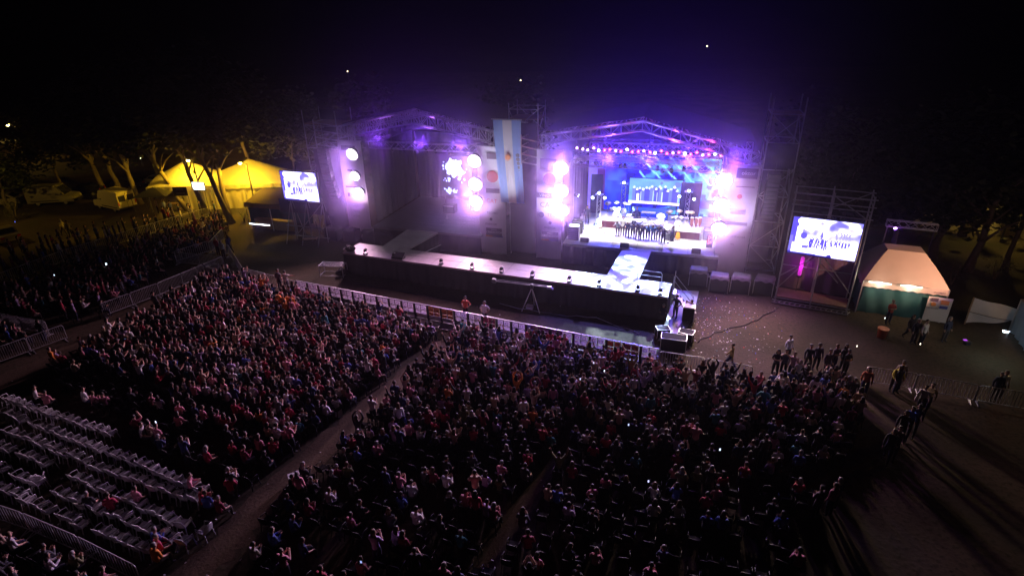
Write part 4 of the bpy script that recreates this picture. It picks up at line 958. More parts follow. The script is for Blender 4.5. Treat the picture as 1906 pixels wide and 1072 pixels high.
t = thing('uplight', 'violet floor uplight in front of the cream marquee', 'floor lamp', onT(3.25, -2.75, 0)); b = MB(); b.bbox((0, 0, .15), (.35, .25, .25), .03); b.build('lamp_body', BLACKPLASTIC, t); b = MB(); b.box((-.1, .1, .29), (.2, .15, .02)); b.build('lamp_lens', mat('uplight_lens', (.4, .1, .8), .3, emis=(.6, .1, 1), estr=.8, sample=False), t)
t = thing('truss_beam', 'short white truss beam behind the cream marquee', 'truss', onT(-.9, 4.7, 5.1), RA + R(6)); b = MB(); b.truss((0, 0, 0), (3.1, 0, -.05), .3, .45, .5, .035); b.build('truss_frame', mat('white_truss', (.7, .68, .7), .4, .2), t)
b = MB(); b.bar((.1, 0, -5.1), (.1, 0, 0), .05); b.bar((3.0, 0, -5.1), (3.0, 0, -.1), .05); b.build('support_post', DARKMETAL, t)
point('truss_lamp_light', onT(-.3, 4.5, 4.7), 12, (.45, .1, 1), .1)
can('violet_lamp', 'violet lamp under the white truss beam behind the marquee', 'stage lamp', onT(-.3, 4.6, 4.8), onT(0, 0, 2), VIOLENS, None, .14)
# second marquee, cut by the right edge, and its sheet
t = thing('marquee_tent', 'white marquee with pale blue walls cut by the right picture edge', 'tent', G(1877, 612), math.atan2(G(1908, 655).y - G(1877, 612).y, G(1908, 655).x - G(1877, 612).x))
b = MB(); b.grid(lambda s, q: (.2 + 5 * s, 4 * q, 2.2 + 1.5 * math.sin(math.pi * min(.5, q * .5 + .0)) - .1 * math.sin(math.pi * s)), 10, 8); b.build('tent_roof', mat('white_tent_cloth', (.6, .58, .58), .7, noise=.08), t, True)
b = MB(); b.grid(skirt_fn(.2, 5.2, .05, 2.2, 0, .05, 8), 40, 3); b.grid(skirt_fn(0, 4, .05, 2.2, .2, .05, 8, 'y'), 40, 3); b.build('wall_cloth', translucent('pale_blue_cloth', (.35, .5, .62)), t, True)
b = MB(); b.bar((.2, 0, 0), (.2, 0, 2.2), .06); b.bar((.2, 0, 2.2), (5.2, 0, 2.2), .05); b.bar((.2, 4, 0), (.2, 4, 2.2), .06); build_each(b, 'tent_pole', ALU, t)
p, q = G(1795, 603), G(1880, 612)
t = thing('hanging_sheet', 'sagging white sheet strung between a post and the right marquee', 'sheet', p, math.atan2(q.y - p.y, q.x - p.x)); L = (q - p).length
b = MB(); b.grid(lambda s, f: (L * s, .12 * math.sin(s * 7 + f * 3) + .15 * math.sin(math.pi * s) * (1 - f), (.08 + .5 * s * s * (1 - f)) + f * (1.85 - .12 * math.sin(math.pi * s) - .5 * s * s)), 24, 10); b.build('cloth', BANNER, t, True)
b = MB(); b.bar((0, 0, 0), (0, 0, 1.95), .05); b.bar((L, 0, 0), (L, 0, 1.95), .05); b.build('sheet_post', WOOD, t)
b = MB(); b.tube([(0, -.1, .95), (L * .5, -.2, .75), (L, -.1, .6)], .02); b.build('rope', BLACKPLASTIC, t)
tube_lamp('cool white lamp at the mouth of the right marquee', G(1872, 618, 2.0), RA, .25, (.65, .85, 1), 2, 70)

# yellow lit marquee at the left
SOD = (1, .56, .018)
YTENT = translucent('off_white_tent_cloth', (.62, .58, .5), .06, .35)
t = thing('marquee_tent', 'big double-peaked marquee glowing yellow among the trees', 'tent', G(285, 395), R(4))
W, D, E_ = 16.4, 6.0, 2.75
b = MB()
def roofz(x, y):
    a = max(0, 1 - math.hypot((x - 3.4) / 4.6, (y - 3) / 4.0)); c = max(0, 1 - math.hypot((x - 10.4) / 5.6, (y - 3) / 4.0)); return E_ + 2.0 * max(a ** 1.15, .98 * c ** 1.15) + .25 * (1 - abs(y - 3) / 3)
b.grid(lambda s, q: (W * s, D * q, roofz(W * s, D * q) if 0 < q < 1 else E_), 54, 22); b.build('tent_roof', YTENT, t, True)
b = MB(); b.grid(skirt_fn(0, W, E_ - .45, E_, -.03, .05, 7), 80, 2); b.grid(skirt_fn(0, D, E_ - .45, E_, -.03, .05, 7, 'y'), 30, 2); b.build('valance', YTENT, t, True)
b = MB(); b.grid(skirt_fn(3.6, W, .04, E_ - .3, .15, .09, 6), 80, 4); b.grid(skirt_fn(0, W, .04, E_ - .1, D - .1, .09, 6), 80, 4); b.build('wall_cloth', YTENT, t, True)
b = MB()
for x in (0, 3.4, 6.8, 10.4, 13.5, W):
    for y in (0, D): b.bar((x, y, 0), (x, y, E_), .05)
for x in (3.4, 10.4): b.bar((x, 3, 0), (x, 3, E_ + 1.9), .06)
build_each(b, 'tent_pole', ALU, t)
b = MB(); b.box((2.2, .6, .75), (1.6, .7, .05)); b.bar((1.5, .3, 0), (1.5, .3, .75), .03); b.bar((2.9, .3, 0), (2.9, .3, .75), .03); b.bar((1.5, .9, 0), (1.5, .9, .75), .03); b.bar((2.9, .9, 0), (2.9, .9, .75), .03); b.build('trestle_table', WOOD, t)
LAMPG = mat('sodium_lamp_glow', (.9, .7, .3), .3, emis=(1, .72, .2), estr=60, sample=False)
def street_lamp(label, base, h, power, col=SOD, arm=.6, rz=0, glow=LAMPG, r=.16):
    t = thing('street_lamp', label, 'street lamp', base, rz)
    b = MB(); b.bar((0, 0, 0), (0, 0, h), .09, 0, 8, .06); b.tube([(0, 0, h - .1), (arm * .4, 0, h + .15), (arm, 0, h + .2)], .04); b.build('lamp_post', DARKMETAL, t)
    b = MB(); b.bbox((arm + .1, 0, h + .22), (.5, .24, .1), .03); b.build('lamp_head', DARKMETAL, t)
    b = MB(); b.ball((arm + .1, 0, h + .1), (r, r, r * .8), 10, 6); b.build('lamp_bulb', glow, t, True)
    if power:
        lp = Vector(base) + Vector((math.cos(rz) * (arm + .1), math.sin(rz) * (arm + .1), h - .22)); spot('street_light', lp, lp + Vector((0, .25, -1)), power, col, 172, .12, .12); point('bulb_light', lp, power * .05, col, .1)
street_lamp('sodium lamp on a dark post before the right half of the yellow tent', G(461, 408) + Vector((0, 2.4, 0)), 5.35, 3000, SOD, .5, R(200))
street_lamp('sodium lamp above the left peak of the yellow tent', G(360, 407) + Vector((0, 2.6, 0)), 5.5, 3000, SOD, .5, R(160))
point('tent_light', G(285, 395) + Vector((3.4, 2.6, 3.2)), 260, SOD, .2); point('tent_light', G(285, 395) + Vector((10.4, 2.6, 3.2)), 240, SOD, .2)
for i, x in enumerate((3.4, 10.4)):
    t = thing('pendant_lamp', f"yellow pendant lamp hanging inside the {['left', 'right'][i]} peak of the marquee", 'pendant lamp', G(285, 395) + Vector((x, 2.6, 3.3)), 0)
    b = MB(); b.lathe([(.05, .35), (.2, .05), (.2, 0)], (0, 0, 0), 10); b.bar((0, 0, .3), (0, 0, .9), .01); b.build('lamp_shade', DARKMETAL, t); b = MB(); b.ball((0, 0, .03), .1, 8, 6); b.build('lamp_bulb', LAMPG, t, True)
t = thing('pop_up_gazebo', 'black pop-up gazebo in front of the yellow tent', 'gazebo', G(305, 393) + Vector((0, -.8, 0)), R(8))
b = MB(); b.add([(-1.7, -1.5, 2.2), (1.7, -1.5, 2.2), (1.7, 1.5, 2.2), (-1.7, 1.5, 2.2), (0, 0, 2.95)], [(0, 1, 4), (1, 2, 4), (2, 3, 4), (3, 0, 4)]); b.build('canopy', BLACKCLOTH, t)
b = MB()
for sx in (-1.7, 1.7):
    for sy in (-1.5, 1.5): b.bar((sx, sy, 0), (sx, sy, 2.2), .03)
build_each(b, 'gazebo_leg', DARKMETAL, t)
t = thing('menu_board', 'black board with grey lettering hung on the yellow tent', 'board', G(345, 400) + Vector((0, .2, 0)), 0)
b = MB(); b.box((0, 0, 2.55), (1.5, .05, .95)); b.build('board_face', BLACKPLASTIC, t); b = MB(); b.text('BEBIDAS', .2, Matrix.Translation((0, -.03, 2.8)) @ Matrix.Rotation(R(90), 4, 'X')); b.box((0, -.03, 2.35), (.9, .01, .06)); b.build('lettering', mat('grey_print', (.25, .25, .25), .8), t); b = MB(); b.bar((-.7, .05, 0), (-.7, .05, 2.4), .03); b.bar((.7, .05, 0), (.7, .05, 2.4), .03); b.build('board_post', DARKMETAL, t)
t = thing('lit_screen', 'small bright screen fixed to the leaning tree by the yellow tent', 'screen', G(430, 412) + Vector((-2.3, -.35, 0)), R(-10))
b = MB(); b.box((0, 0, 3.9), (1.3, .03, .75)); b.build('screen_face', mat('small_screen_glow', (.5, .5, .5), .3, emis=(.8, .95, 1), estr=3, sample=False), t); b = MB(); b.box((0, .06, 3.9), (1.4, .08, .85)); b.bar((.5, .1, 0), (.5, .1, 3.9), .03); b.build('screen_mount', BLACKPLASTIC, t)
t = thing('drinks_stall', 'low dark stall with green walls left of the left video screen', 'stall', G(470, 425), SY)
b = MB(); b.grid(skirt_fn(0, 5.4, .03, 2.6, 2.6, .06, 5), 40, 3); b.grid(skirt_fn(0, 2.6, .03, 2.6, 0, .06, 5, 'y'), 20, 3); b.build('wall_cloth', GREENCLOTH, t, True)
b = MB(); b.add([(-.2, -.2, 2.65), (5.6, -.2, 2.85), (5.6, 2.7, 3.6), (-.2, 2.7, 3.4)], [(0, 1, 2, 3)]); b.grid(skirt_fn(-.2, 5.6, 2.3, 2.75, -.2, .05, 6), 40, 2); b.build('awning', mat('tan_awning', (.28, .17, .1), .85, noise=.2), t)
b = MB(); b.bbox((2.6, .4, .95), (4.6, .6, .1), .02); b.box((2.6, .4, .45), (4.5, .5, .88)); b.build('counter', WOOD, t)
b = MB()
for x in (-.1, 2.7, 5.5): b.bar((x, -.15, 0), (x, -.15, 2.65), .04)
build_each(b, 'stall_post', ALU, t)
tube_lamp('long tube lamp, yellow to white, above the stall by the left screen', G(483, 418, 2.1), SY, 2.2, (.9, .95, 1), 6, 10)

# ------------------------------------------------------------------ vehicles
def wheel(t, x, y, r=.34):
    b = MB(); M = Matrix.Rotation(R(90), 3, 'X'); b.lathe([(r * .55, -.11), (r * .97, -.1), (r, -.05), (r, .05), (r * .97, .1), (r * .55, .11)], (x, y, r), 18, 0, M); w = b.build('wheel', RUBBER, t, True)
    b = MB(); b.lathe([(.0001, -.115), (r * .55, -.112), (r * .55, .112), (.0001, .115)], (x, y, r), 12, 0, M); b.build('rim', ALU, w)
def van(label, loc, rz, paint, W=1.95, L=4.9, H=2.25):
    t = thing('delivery_van', label, 'van', loc, rz)                   # nose towards -X
    prof = [(-L / 2, .42), (-L / 2, .85), (-L / 2 + .15, 1.05), (-L / 2 + .85, 1.2), (-L / 2 + 1.5, H - .1), (-L / 2 + 1.8, H), (L / 2 - .1, H), (L / 2, H - .12), (L / 2, .42)]
    b = MB(); P = []
    for y, k in ((-W / 2, .0), (-W / 2 + .07, .07), (W / 2 - .07, .07), (W / 2, .0)):
        P += [(x, y * (1 - .05 * max(0, z - 1.1)), z - (.07 - k) * (.5 if z > 1.3 else 0)) for x, z in prof]
    n = len(prof); Fs = [(j * n + i, j * n + (i + 1) % n, (j + 1) * n + (i + 1) % n, (j + 1) * n + i) for j in range(3) for i in range(n)] + [tuple(range(n - 1, -1, -1)), tuple(range(3 * n, 4 * n))]
    b.add(P, Fs); b.build('van_body', paint, t)
    b = MB(); x0 = L / 2 + .012
    for s in (-1, 1):
        b.box((x0, s * W * .235, 1.6), (.02, W * .36, .62))
    b.build('rear_window', GLASS, t)
    b = MB(); b.box((x0 - .004, 0, 1.3), (.012, .025, 1.7)); b.box((x0, .12, 1.15), (.03, .14, .05)); b.build('rear_door_seam', BLACKPLASTIC, t)
    for s in (-1, 1):
        b = MB(); y = s * (W / 2 - .012)
        b.add([(-L / 2 + 1.0, y, 1.28), (-L / 2 + 1.75, y, 1.28), (-L / 2 + 1.75, y * .965, 1.92), (-L / 2 + 1.42, y * .965, 1.92)], [(0, 1, 2, 3)]); b.box((-L / 2 + 1.45, s * (W / 2 + .0), 1.25), (.9, .03, .02)); b.build('side_window', GLASS, t)
        b = MB(); b.box((.6, s * (W / 2 + .005), .62), (L * .6, .03, .1)); b.build('side_trim', BLACKPLASTIC, t)
        b = MB(); b.box((x0, s * W * .45, 1.05), (.03, .12, .42)); b.build('tail_lamp', mat('tail_lamp_red', (.35, .02, .02), .25), t)
        b = MB(); b.box((-L / 2 - .01, s * W * .36, .82), (.04, .32, .2)); b.build('headlight', mat('lamp_clear', (.5, .5, .5), .1), t)
        b = MB(); b.box((-L / 2 + 1.05, s * (W / 2 + .14), 1.4), (.1, .2, .26)); b.build('wing_mirror', BLACKPLASTIC, t)
        for x in (-L / 2 + .95, L / 2 - 1.05): wheel(t, x, s * (W / 2 - .12))
    b = MB(); b.add([(-L / 2 + .87, -W * .43, 1.24), (-L / 2 + .87, W * .43, 1.24), (-L / 2 + 1.46, W * .4, H - .13), (-L / 2 + 1.46, -W * .4, H - .13)], [(0, 3, 2, 1)]); b.v = [(x - .03, y, z + .02) for x, y, z in b.v]; b.build('windscreen', GLASS, t)
    b = MB(); b.bbox((x0, 0, .5), (.14, W, .2), .04); b.bbox((-L / 2, 0, .5), (.16, W, .26), .04); build_each(b, 'bumper', BLACKPLASTIC, t)
    b = MB(); b.box((x0 + .01, -.3, .85), (.012, .5, .12)); b.build('number_plate', PRINT_WHITE, t)
CREAM = mat('cream_van_paint', (.72, .66, .48), .35, noise=.06)
va = G(190, 394); vb = G(244, 396)
van('pale cream delivery van with dark rear windows parked by the trees', G(212, 392) + Vector((0, .6, 0)), R(-28), CREAM, 2.0, 4.9, 2.35)
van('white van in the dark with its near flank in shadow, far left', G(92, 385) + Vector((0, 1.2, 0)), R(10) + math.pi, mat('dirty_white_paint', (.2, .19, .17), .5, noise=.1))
def car(label, loc, rz, paint):
    t = thing('parked_car', label, 'car', loc, rz); L, W = 4.1, 1.68
    prof = [(-L / 2, .35), (-L / 2, .7), (-L / 2 + .3, .86), (-.85, .95), (-.35, 1.4), (.95, 1.42), (1.6, 1.0), (L / 2 - .05, .92), (L / 2, .4)]
    b = MB(); P = []
    for y, ins in ((-W / 2, 1), (-W / 2 + .1, 0), (W / 2 - .1, 0), (W / 2, 1)): P += [(x, y * (1 - .16 * max(0, (z - .9))), z - .04 * ins) for x, z in prof]
    n = len(prof); b.add(P, [(j * n + i, j * n + (i + 1) % n, (j + 1) * n + (i + 1) % n, (j + 1) * n + i) for j in range(3) for i in range(n)] + [tuple(range(n - 1, -1, -1)), tuple(range(3 * n, 4 * n))]); b.build('car_body', paint, t, False)
    for s in (-1, 1):
        b = MB(); y = s * (W / 2 + .004); b.add([(-.72, y * .98, .98), (1.35, y * .98, 1.0), (.9, y * .935, 1.34), (-.35, y * .935, 1.34)], [(0, 1, 2, 3)]); b.build('side_window', GLASS, t)
        b = MB(); b.box((-L / 2 - .005, s * .6, .68), (.03, .3, .14)); b.build('headlight', mat('lamp_clear', (.5, .5, .5), .1), t)
        b = MB(); b.box((L / 2 - .0, s * .64, .78), (.03, .28, .16)); b.build('tail_lamp', mat('tail_lamp_red', (.35, .02, .02), .25), t)
        for x in (-1.25, 1.25): wheel(t, x, s * (W / 2 - .1), .3)
    b = MB(); b.add([(-.83, -.66, .98), (-.83, .66, .98), (-.4, .58, 1.37), (-.4, -.58, 1.37)], [(0, 3, 2, 1)]); b.v = [(x - .03, y, z + .01) for x, y, z in b.v]; b.build('windscreen', GLASS, t)
    b = MB(); b.add([(1.56, -.64, 1.04), (1.56, .64, 1.04), (1.0, .58, 1.39), (1.0, -.58, 1.39)], [(0, 1, 2, 3)]); b.v = [(x + .04, y, z + .01) for x, y, z in b.v]; b.build('rear_window', GLASS, t)
car('dark hatchback parked between the trees behind the cream van', G(240, 350), R(-20), mat('dark_car_paint', (.03, .03, .035), .25)); car('pale silver car parked left of the yellow tent', G(258, 352) + Vector((2.2, 1.5, 0)), R(160), mat('silver_car_paint', (.4, .38, .34), .3, .4))
car('dark green car half hidden by the crowd at the left edge', G(12, 448) + Vector((0, 0, 0)), R(-35), mat('olive_car_paint', (.14, .12, .05), .3)); car('pale car at the far left edge in the dark', G(8, 383), R(15), mat('dusty_white_car', (.35, .32, .26), .35))
car('black car parked behind the white van, far left', G(140, 372) + Vector((0, 2, 0)), R(8), mat('black_car_paint', (.012, .012, .014), .2))

# ------------------------------------------------------------------ distant lamps, buildings
street_lamp('bright street lamp at the far left edge above the road', G(52, 300), 5.4, 1100, (1, .6, .1), .9, R(180), LAMPG, .2)
def far_lamp(label, x, y, dist, col=(1, .8, .45), r=None, estr=9):
    d = Vector(ray(x, y)).normalized(); p = Vector((0, 0, HC)) + d * (dist / d.y); h = min(9.0, max(4.5, p.z - 0))
    t = thing('distant_lamp', label, 'street lamp', (p.x, p.y, p.z - 5)); r = r or dist * .0008
    b = MB(); b.bar((0, 0, -3), (0, 0, 5), .1); b.build('lamp_post', DARKMETAL, t); b = MB(); b.ball((0, 0, 5.1), r, 8, 6); b.build('lamp_bulb', mat(f'far_lamp_glow_{col[2]}_{estr}', (.5, .5, .5), .3, emis=col, estr=estr, sample=False), t, True)
FAR = [(718, 37, 420), (733, 35, 430), (1448, 30, 430), (1727, 33, 430), (1316, 87, 300), (647, 134, 170), (969, 151, 150), (1812, 228, 95), (1905, 278, 80), (1719, 263, 90), (1582, 263, 110), (262, 296, 85), (237, 303, 85), (34, 283, 95), (1872, 353, 75), (1857, 322, 76)]
_fl = ['left of the close pair of tiny lights on the dark hillside, top', 'right of the close pair of tiny lights on the dark hillside, top', 'tiny light near the top right of the centre on the hillside', 'tiny light alone at the top right on the hillside', 'small light above the roof of the band stage', 'small light above the left roof gable, far off', 'small light straight above the hanging flag',
       'small light above the yellowish leaves at far right', 'yellow light cut by the right edge', 'faint light over the right trees, left of the yellowish leaves', 'faint light above the right video screen', 'faint light above the cream van, right one', 'faint light above the cream van, left one', 'small light beside the far left kiosk', 'white light low among the right trees, right one', 'white light low among the right trees, left one']
for (x, y, d), lb in zip(FAR, _fl): far_lamp(lb, x, y, d, (1, .8, .4) if d != 85 else (.9, .95, .6), None, 4 if 'faint' in lb else 12)
t = thing('kiosk_building', 'low kiosk with warm lit front at the far left edge', 'building', G(4, 300), R(-20))
b = MB(); b.box((0, 0, 1.4), (5, 4, 2.8)); b.build('wall', mat('plaster_wall', (.4, .36, .3), .9, noise=.1), t); b = MB(); b.box((0, 0, 2.95), (5.8, 4.8, .25)); b.build('roof', DARKMETAL, t)
b = MB(); b.box((1.2, -2.01, 1.6), (1.8, .04, 1.2)); b.build('window', mat('warm_window', (.5, .4, .2), .4, emis=(1, .55, .25), estr=1.6), t); b = MB(); b.box((-1.3, -2.01, 1.05), (.9, .04, 2.1)); b.build('door', WOOD, t)
t = thing('house', 'pale walled house glimpsed behind the right trees under a yellow lamp', 'building', G(1880, 420), R(-30))
b = MB(); b.box((0, 0, 1.9), (16, 8, 3.8)); b.build('wall', mat('ochre_wall', (.42, .36, .22), .9, noise=.15), t); b = MB(); b.add([(-8.5, -4.5, 3.8), (8.5, -4.5, 3.8), (8.5, 4.5, 3.8), (-8.5, 4.5, 3.8), (-8.5, 0, 5.6), (8.5, 0, 5.6)], [(0, 1, 5, 4), (2, 3, 4, 5), (1, 2, 5), (3, 0, 4)]); b.build('roof', mat('clay_roof', (.2, .08, .05), .8), t)
for x in (-5, -1, 4):
    b = MB(); b.box((x, -4.02, 1.9), (1.2, .05, 1.3)); b.build('window', GLASS, t)
street_lamp('yellow sodium lamp behind the right trees, by the pale house', G(1862, 450), 6.0, 620, (1, .7, .15), .6, R(200)); street_lamp('sodium lamp behind the trees at the far right', G(1780, 395), 6.5, 420, (1, .7, .2), .6, R(220))
street_lamp('warm street lamp just beyond the right picture edge', G(1985, 700), 6.2, 200, (1, .5, .2), .6, R(170))

b = MB(); rr = random.Random(21)
for i in range(260):
    x = rr.uniform(0, 1480); y = rr.uniform(560, 1070); p = G(x, y, .02); s_ = rr.uniform(.02, .06); M = Matrix.Rotation(rr.uniform(0, 3), 3, 'Z') @ Matrix.Rotation(rr.uniform(-.7, .7), 3, 'X')
    b.add([M @ Vector((sx * s_, sy * s_ * .7, 0)) + p for sx, sy in ((-1, -1), (1, -1), (1, 1), (-1, 1))], [(0, 1, 2, 3)])
tag(b.build('litter', mat('paper_litter', (.5, .48, .45), .8)), 'paper cups and scraps strewn over the trodden ground', 'litter', None, 'stuff')
for k, (lb, pts) in enumerate((('black cable snaking along the foot of the catwalk', [(660, 528), (760, 545), (900, 572), (1050, 592), (1200, 612)]), ('pale cable across the ground before the front barrier', [(930, 566), (1020, 584), (1110, 592), (1210, 628)]), ('black cable over the ground from the right scaffold', [(1450, 572), (1400, 600), (1330, 620), (1290, 640)]))):
    b = MB(); P = []
    for a, c in zip(pts, pts[1:]):
        for i in range(5): f = i / 5; P.append(G(a[0] + (c[0] - a[0]) * f, a[1] + (c[1] - a[1]) * f, .025) + Vector((0, .12 * math.sin(i * 2.1 + k), 0)))
    b.tube(P, .025, 0, 5); tag(b.build('cable', RUBBER if k != 1 else GALV, None, True), lb, 'cable')
street_lamp('sodium street lamp just beyond the left picture edge', G(-70, 440), 6.0, 420, (1, .58, .08), .6, R(20))
spot('tent_fill', G(1985, 700) + Vector((-.6, .2, 5.9)), onT(0, 1.0, 3.1), 6500, (1, .5, .3), 34, .6, .15)  # added spot that warms the marquee roof, no lamp modelled for it
# ------------------------------------------------------------------ trees
BARK = mat('grey_bark', (.16, .13, .1), .9, noise=.35, nscale=5, bump=.5)
LEAF = randcol_mat('tree_leaves', [(.045, .06, .02), (.06, .07, .025), (.035, .05, .02), (.07, .075, .02)], .7)
def crown_mesh(seed, n, spread, lo=.35):
    r = np.random.default_rng(seed); V = []; cl = []
    for i in range(26):
        a = r.uniform(0, 6.283); rad = spread * math.sqrt(r.random()); z = r.uniform(lo, 1.0); cl.append((rad * math.cos(a) * (1.1 - .5 * abs(z - .6)), rad * math.sin(a) * (1.1 - .5 * abs(z - .6)), z))
    P = np.zeros((n, 4, 3)); c = np.array(cl)[r.integers(0, len(cl), n)]
    p = c + r.normal(0, 1, (n, 3)) * np.array([spread * .2, spread * .2, .07])
    for k in range(n):
        M = np.array(Matrix.Rotation(r.uniform(0, 6.28), 3, 'Z') @ Matrix.Rotation(r.uniform(-1.2, 1.2), 3, 'X')); s = r.uniform(.012, .026)
        q = np.array([(-s, -s * .6, 0), (s * .2, -s * .9, 0), (s * 1.2, 0, 0), (0, s * .8, 0)]) @ M.T; P[k] = q * np.array([1, 1, 1]) + p[k]
    return P.reshape(-1, 3)
CROWNS = []
for k, (sp, lo) in enumerate(((.25, .56), (.34, .34), (.22, .6))):
    P = crown_mesh(40 + k, 3400, sp, lo); me = bpy.data.meshes.new('crown')
    me.from_pydata(P.tolist(), [], [(4 * i, 4 * i + 1, 4 * i + 2, 4 * i + 3) for i in range(len(P) // 4)]); me.materials.append(LEAF); CROWNS.append(me)
def tree(label, base, h, kind, lean=(0, 0), rz=0.0, fork=0, r=.28, group='trees around the show ground'):
    t = thing('tree', label, 'tree', base, rz, group); rr = random.Random(int(base.x * 37 + base.y))
    b = MB(); top = Vector((lean[0] * h, lean[1] * h, h * .62)); pts = [Vector((0, 0, -.05))]; rad = [r * 1.35]
    for i in range(1, 7):
        f = i / 6; pts.append(Vector((top.x * f + rr.uniform(-.12, .12), top.y * f + rr.uniform(-.12, .12), top.z * f))); rad.append(r * (1 - .55 * f))
    b.tube(pts, rad, 0, 8)
    for i in range(7 + fork * 3):
        s = pts[rr.randint(2 if fork else 3, 6)]; a = rr.uniform(0, 6.28); L = h * rr.uniform(.16, .3); e = s + Vector((math.cos(a) * L * .7, math.sin(a) * L * .7, L * .8)); m = s.lerp(e, .5) + Vector((rr.uniform(-.2, .2), rr.uniform(-.2, .2), .2))
        b.tube([s, m, e], [r * .4, r * .28, r * .1], 0, 6)
    b.build('trunk', BARK, t, True)
    c = bpy.data.objects.new('crown', CROWNS[kind]); COL.objects.link(c); c.parent = t; c.location = (lean[0] * h * .8, lean[1] * h * .8, 0); c.scale = (h, h, h); c.rotation_euler = (0, 0, rr.uniform(0, 6.28))
    return t
TREES = [((197, 359), 12, 2, (-.12, .05), 'slender lit trunk furthest left behind the cream van'), ((225, 359), 13, 2, (-.12, .05), 'slender lit trunk just behind the cream van roof'), ((262, 380), 12, 2, (-.1, .05), 'thin leaning pale tree right of the cream van'),
         ((352, 392), 14, 0, (-.3, .02), 'dark leaning tree crossing the left half of the yellow tent'), ((384, 396), 14, 0, (-.12, .02), 'forked tree before the middle of the yellow tent'), ((432, 416), 15.5, 0, (-.16, .03), 'tall thick leaning tree before the yellow tent'), ((424, 398), 15, 0, (-.02, .03), 'straight dark tree just behind the thick leaning one'),
         ((118, 352), 10, 1, (-.05, 0), 'bushy tree beside the road at far left'), ((20, 395), 9, 1, (0, 0), 'dark rounded tree at the left picture edge'), ((300, 345), 13, 0, (0, 0), 'dark tree behind the left end of the yellow tent'), ((470, 350), 13, 0, (0, 0), 'dark tree behind the right end of the yellow tent'), ((550, 345), 11, 1, (.03, .02), 'dark tree behind the left video screen'),
         ((1560, 455), 10, 1, (0, .02), 'dark tree close behind the right video screen'), ((1660, 460), 11, 1, (0, .02), 'dark tree behind the cream marquee'), ((1735, 480), 12, 1, (.03, 0), 'large dark tree right of the cream marquee'), ((1800, 505), 12, 0, (.05, 0), 'tree with a bare forked trunk near the right edge'), ((1870, 500), 11, 1, (0, 0), 'spreading tree at the right edge lit yellow from behind'), ((1790, 440), 12, 1, (0, 0), 'yellow-lit tree in front of the far right lamp'), ((1850, 432), 10, 0, (0, 0), 'thin yellow-lit tree beside the pale house'), ((1500, 400), 11, 1, (0, 0), 'dark tree behind the right scaffold tower'),
         ((700, 350), 12, 1, (0, 0), 'dim tree far behind the roof of the left stage'), ((960, 365), 12, 1, (0, 0), 'dim tree far behind the hanging flag')]
for p, h, k, ln, lb in TREES: tree(lb, G(*p), h, k, ln, 0, 1 if 'fork' in lb else 0, .3 if h > 11 else .2)
# small bushes by the barrier at the left and shrubs under the right trees
BUSH = bpy.data.meshes.new('bush_leaves'); P = crown_mesh(77, 900, .5, .15); P = P * np.array([1, 1, .8]); BUSH.from_pydata(P.tolist(), [], [(4 * i, 4 * i + 1, 4 * i + 2, 4 * i + 3) for i in range(len(P) // 4)]); BUSH.materials.append(LEAF)
for p, s, lb in (((455, 412), 1.4, 'small yellow-lit bush by the barrier left of the stall'), ((1850, 520), 2.2, 'dark shrub beneath the right edge trees'), ((1770, 530), 2.0, 'dark shrub behind the hanging sheet'), ((30, 410), 2.5, 'dark bush at the left picture edge')):
    t = thing('bush', lb, 'bush', G(*p)); c = bpy.data.objects.new('bush_leaves', BUSH); COL.objects.link(c); c.parent = t; c.scale = (s, s, s)
    b = MB(); b.tube([(0, 0, -.05), (.1 * s, 0, .4 * s), (.2 * s, .1 * s, .8 * s)], [.06, .05, .02]); b.tube([(0, 0, -.05), (-.1 * s, .1, .4 * s), (-.25 * s, -.1 * s, .8 * s)], [.05, .04, .02]); b.build('stem', BARK, t)
# ------------------------------------------------------------------ crowd barriers
BARGALV = mat('dull_zinc_tube', (.45, .44, .46), .45, .35, noise=.2, nscale=6)
def make_barrier(L=2.3, H=1.12):
    t = thing('crowd_barrier', 'barrier', 'barrier')
    b = MB(); b.tube([(0, 0, .12), (0, 0, H - .08), (.08, 0, H), (L - .08, 0, H), (L, 0, H - .08), (L, 0, .12)], .026); b.bar((0, 0, .2), (L, 0, .2), .024); b.build('frame', BARGALV, t)
    b = MB()
    for i in range(1, 17): b.bar((L * i / 17, 0, .2), (L * i / 17, 0, H), .013, 0, 4)
    b.build('bars', BARGALV, t)
    for x in (.12, L - .12):
        b = MB(); b.bar((x, -.33, .02), (x, .33, .02), .022); b.bar((x, -.33, .02), (x, 0, .14), .02); b.bar((x, .33, .02), (x, 0, .14), .02); b.build('foot', BARGALV, t)
    return t
BAR0 = make_barrier(); BAR_KIDS = list(BAR0.children); bar_used = [False]
def put_barrier(p, q, label, group):
    global BAR0
    d = q - p; sc = (d.length - .04) / 2.3
    if not bar_used[0]: o = BAR0; bar_used[0] = True
    else:
        o = BAR0.copy(); COL.objects.link(o)
        for ch in BAR_KIDS: c = ch.copy(); COL.objects.link(c); c.parent = o
    o.location = p; o.rotation_euler = (0, 0, math.atan2(d.y, d.x)); o.scale = (sc, 1, 1); o['label'] = label; o['group'] = group
def barrier_line(pix, where, group, side='left'):
    W = [G(*p) for p in pix]
    seg = []
    for a, c in zip(W, W[1:]):
        k = max(1, round((c - a).length / 2.35)); seg += [(a.lerp(c, i / k), a.lerp(c, (i + 1) / k)) for i in range(k)]
    for i, (p, q) in enumerate(seg): put_barrier(p, q, f'barred crowd barrier {where}, {nth(i, len(seg), side)}', group)
barrier_line([(0, 536), (120, 490), (240, 451), (340, 420), (405, 402)], 'in the long far left line', 'far left barrier line')
barrier_line([(330, 490), (393, 470)], 'of the left pen, upper side', 'left pen barriers')
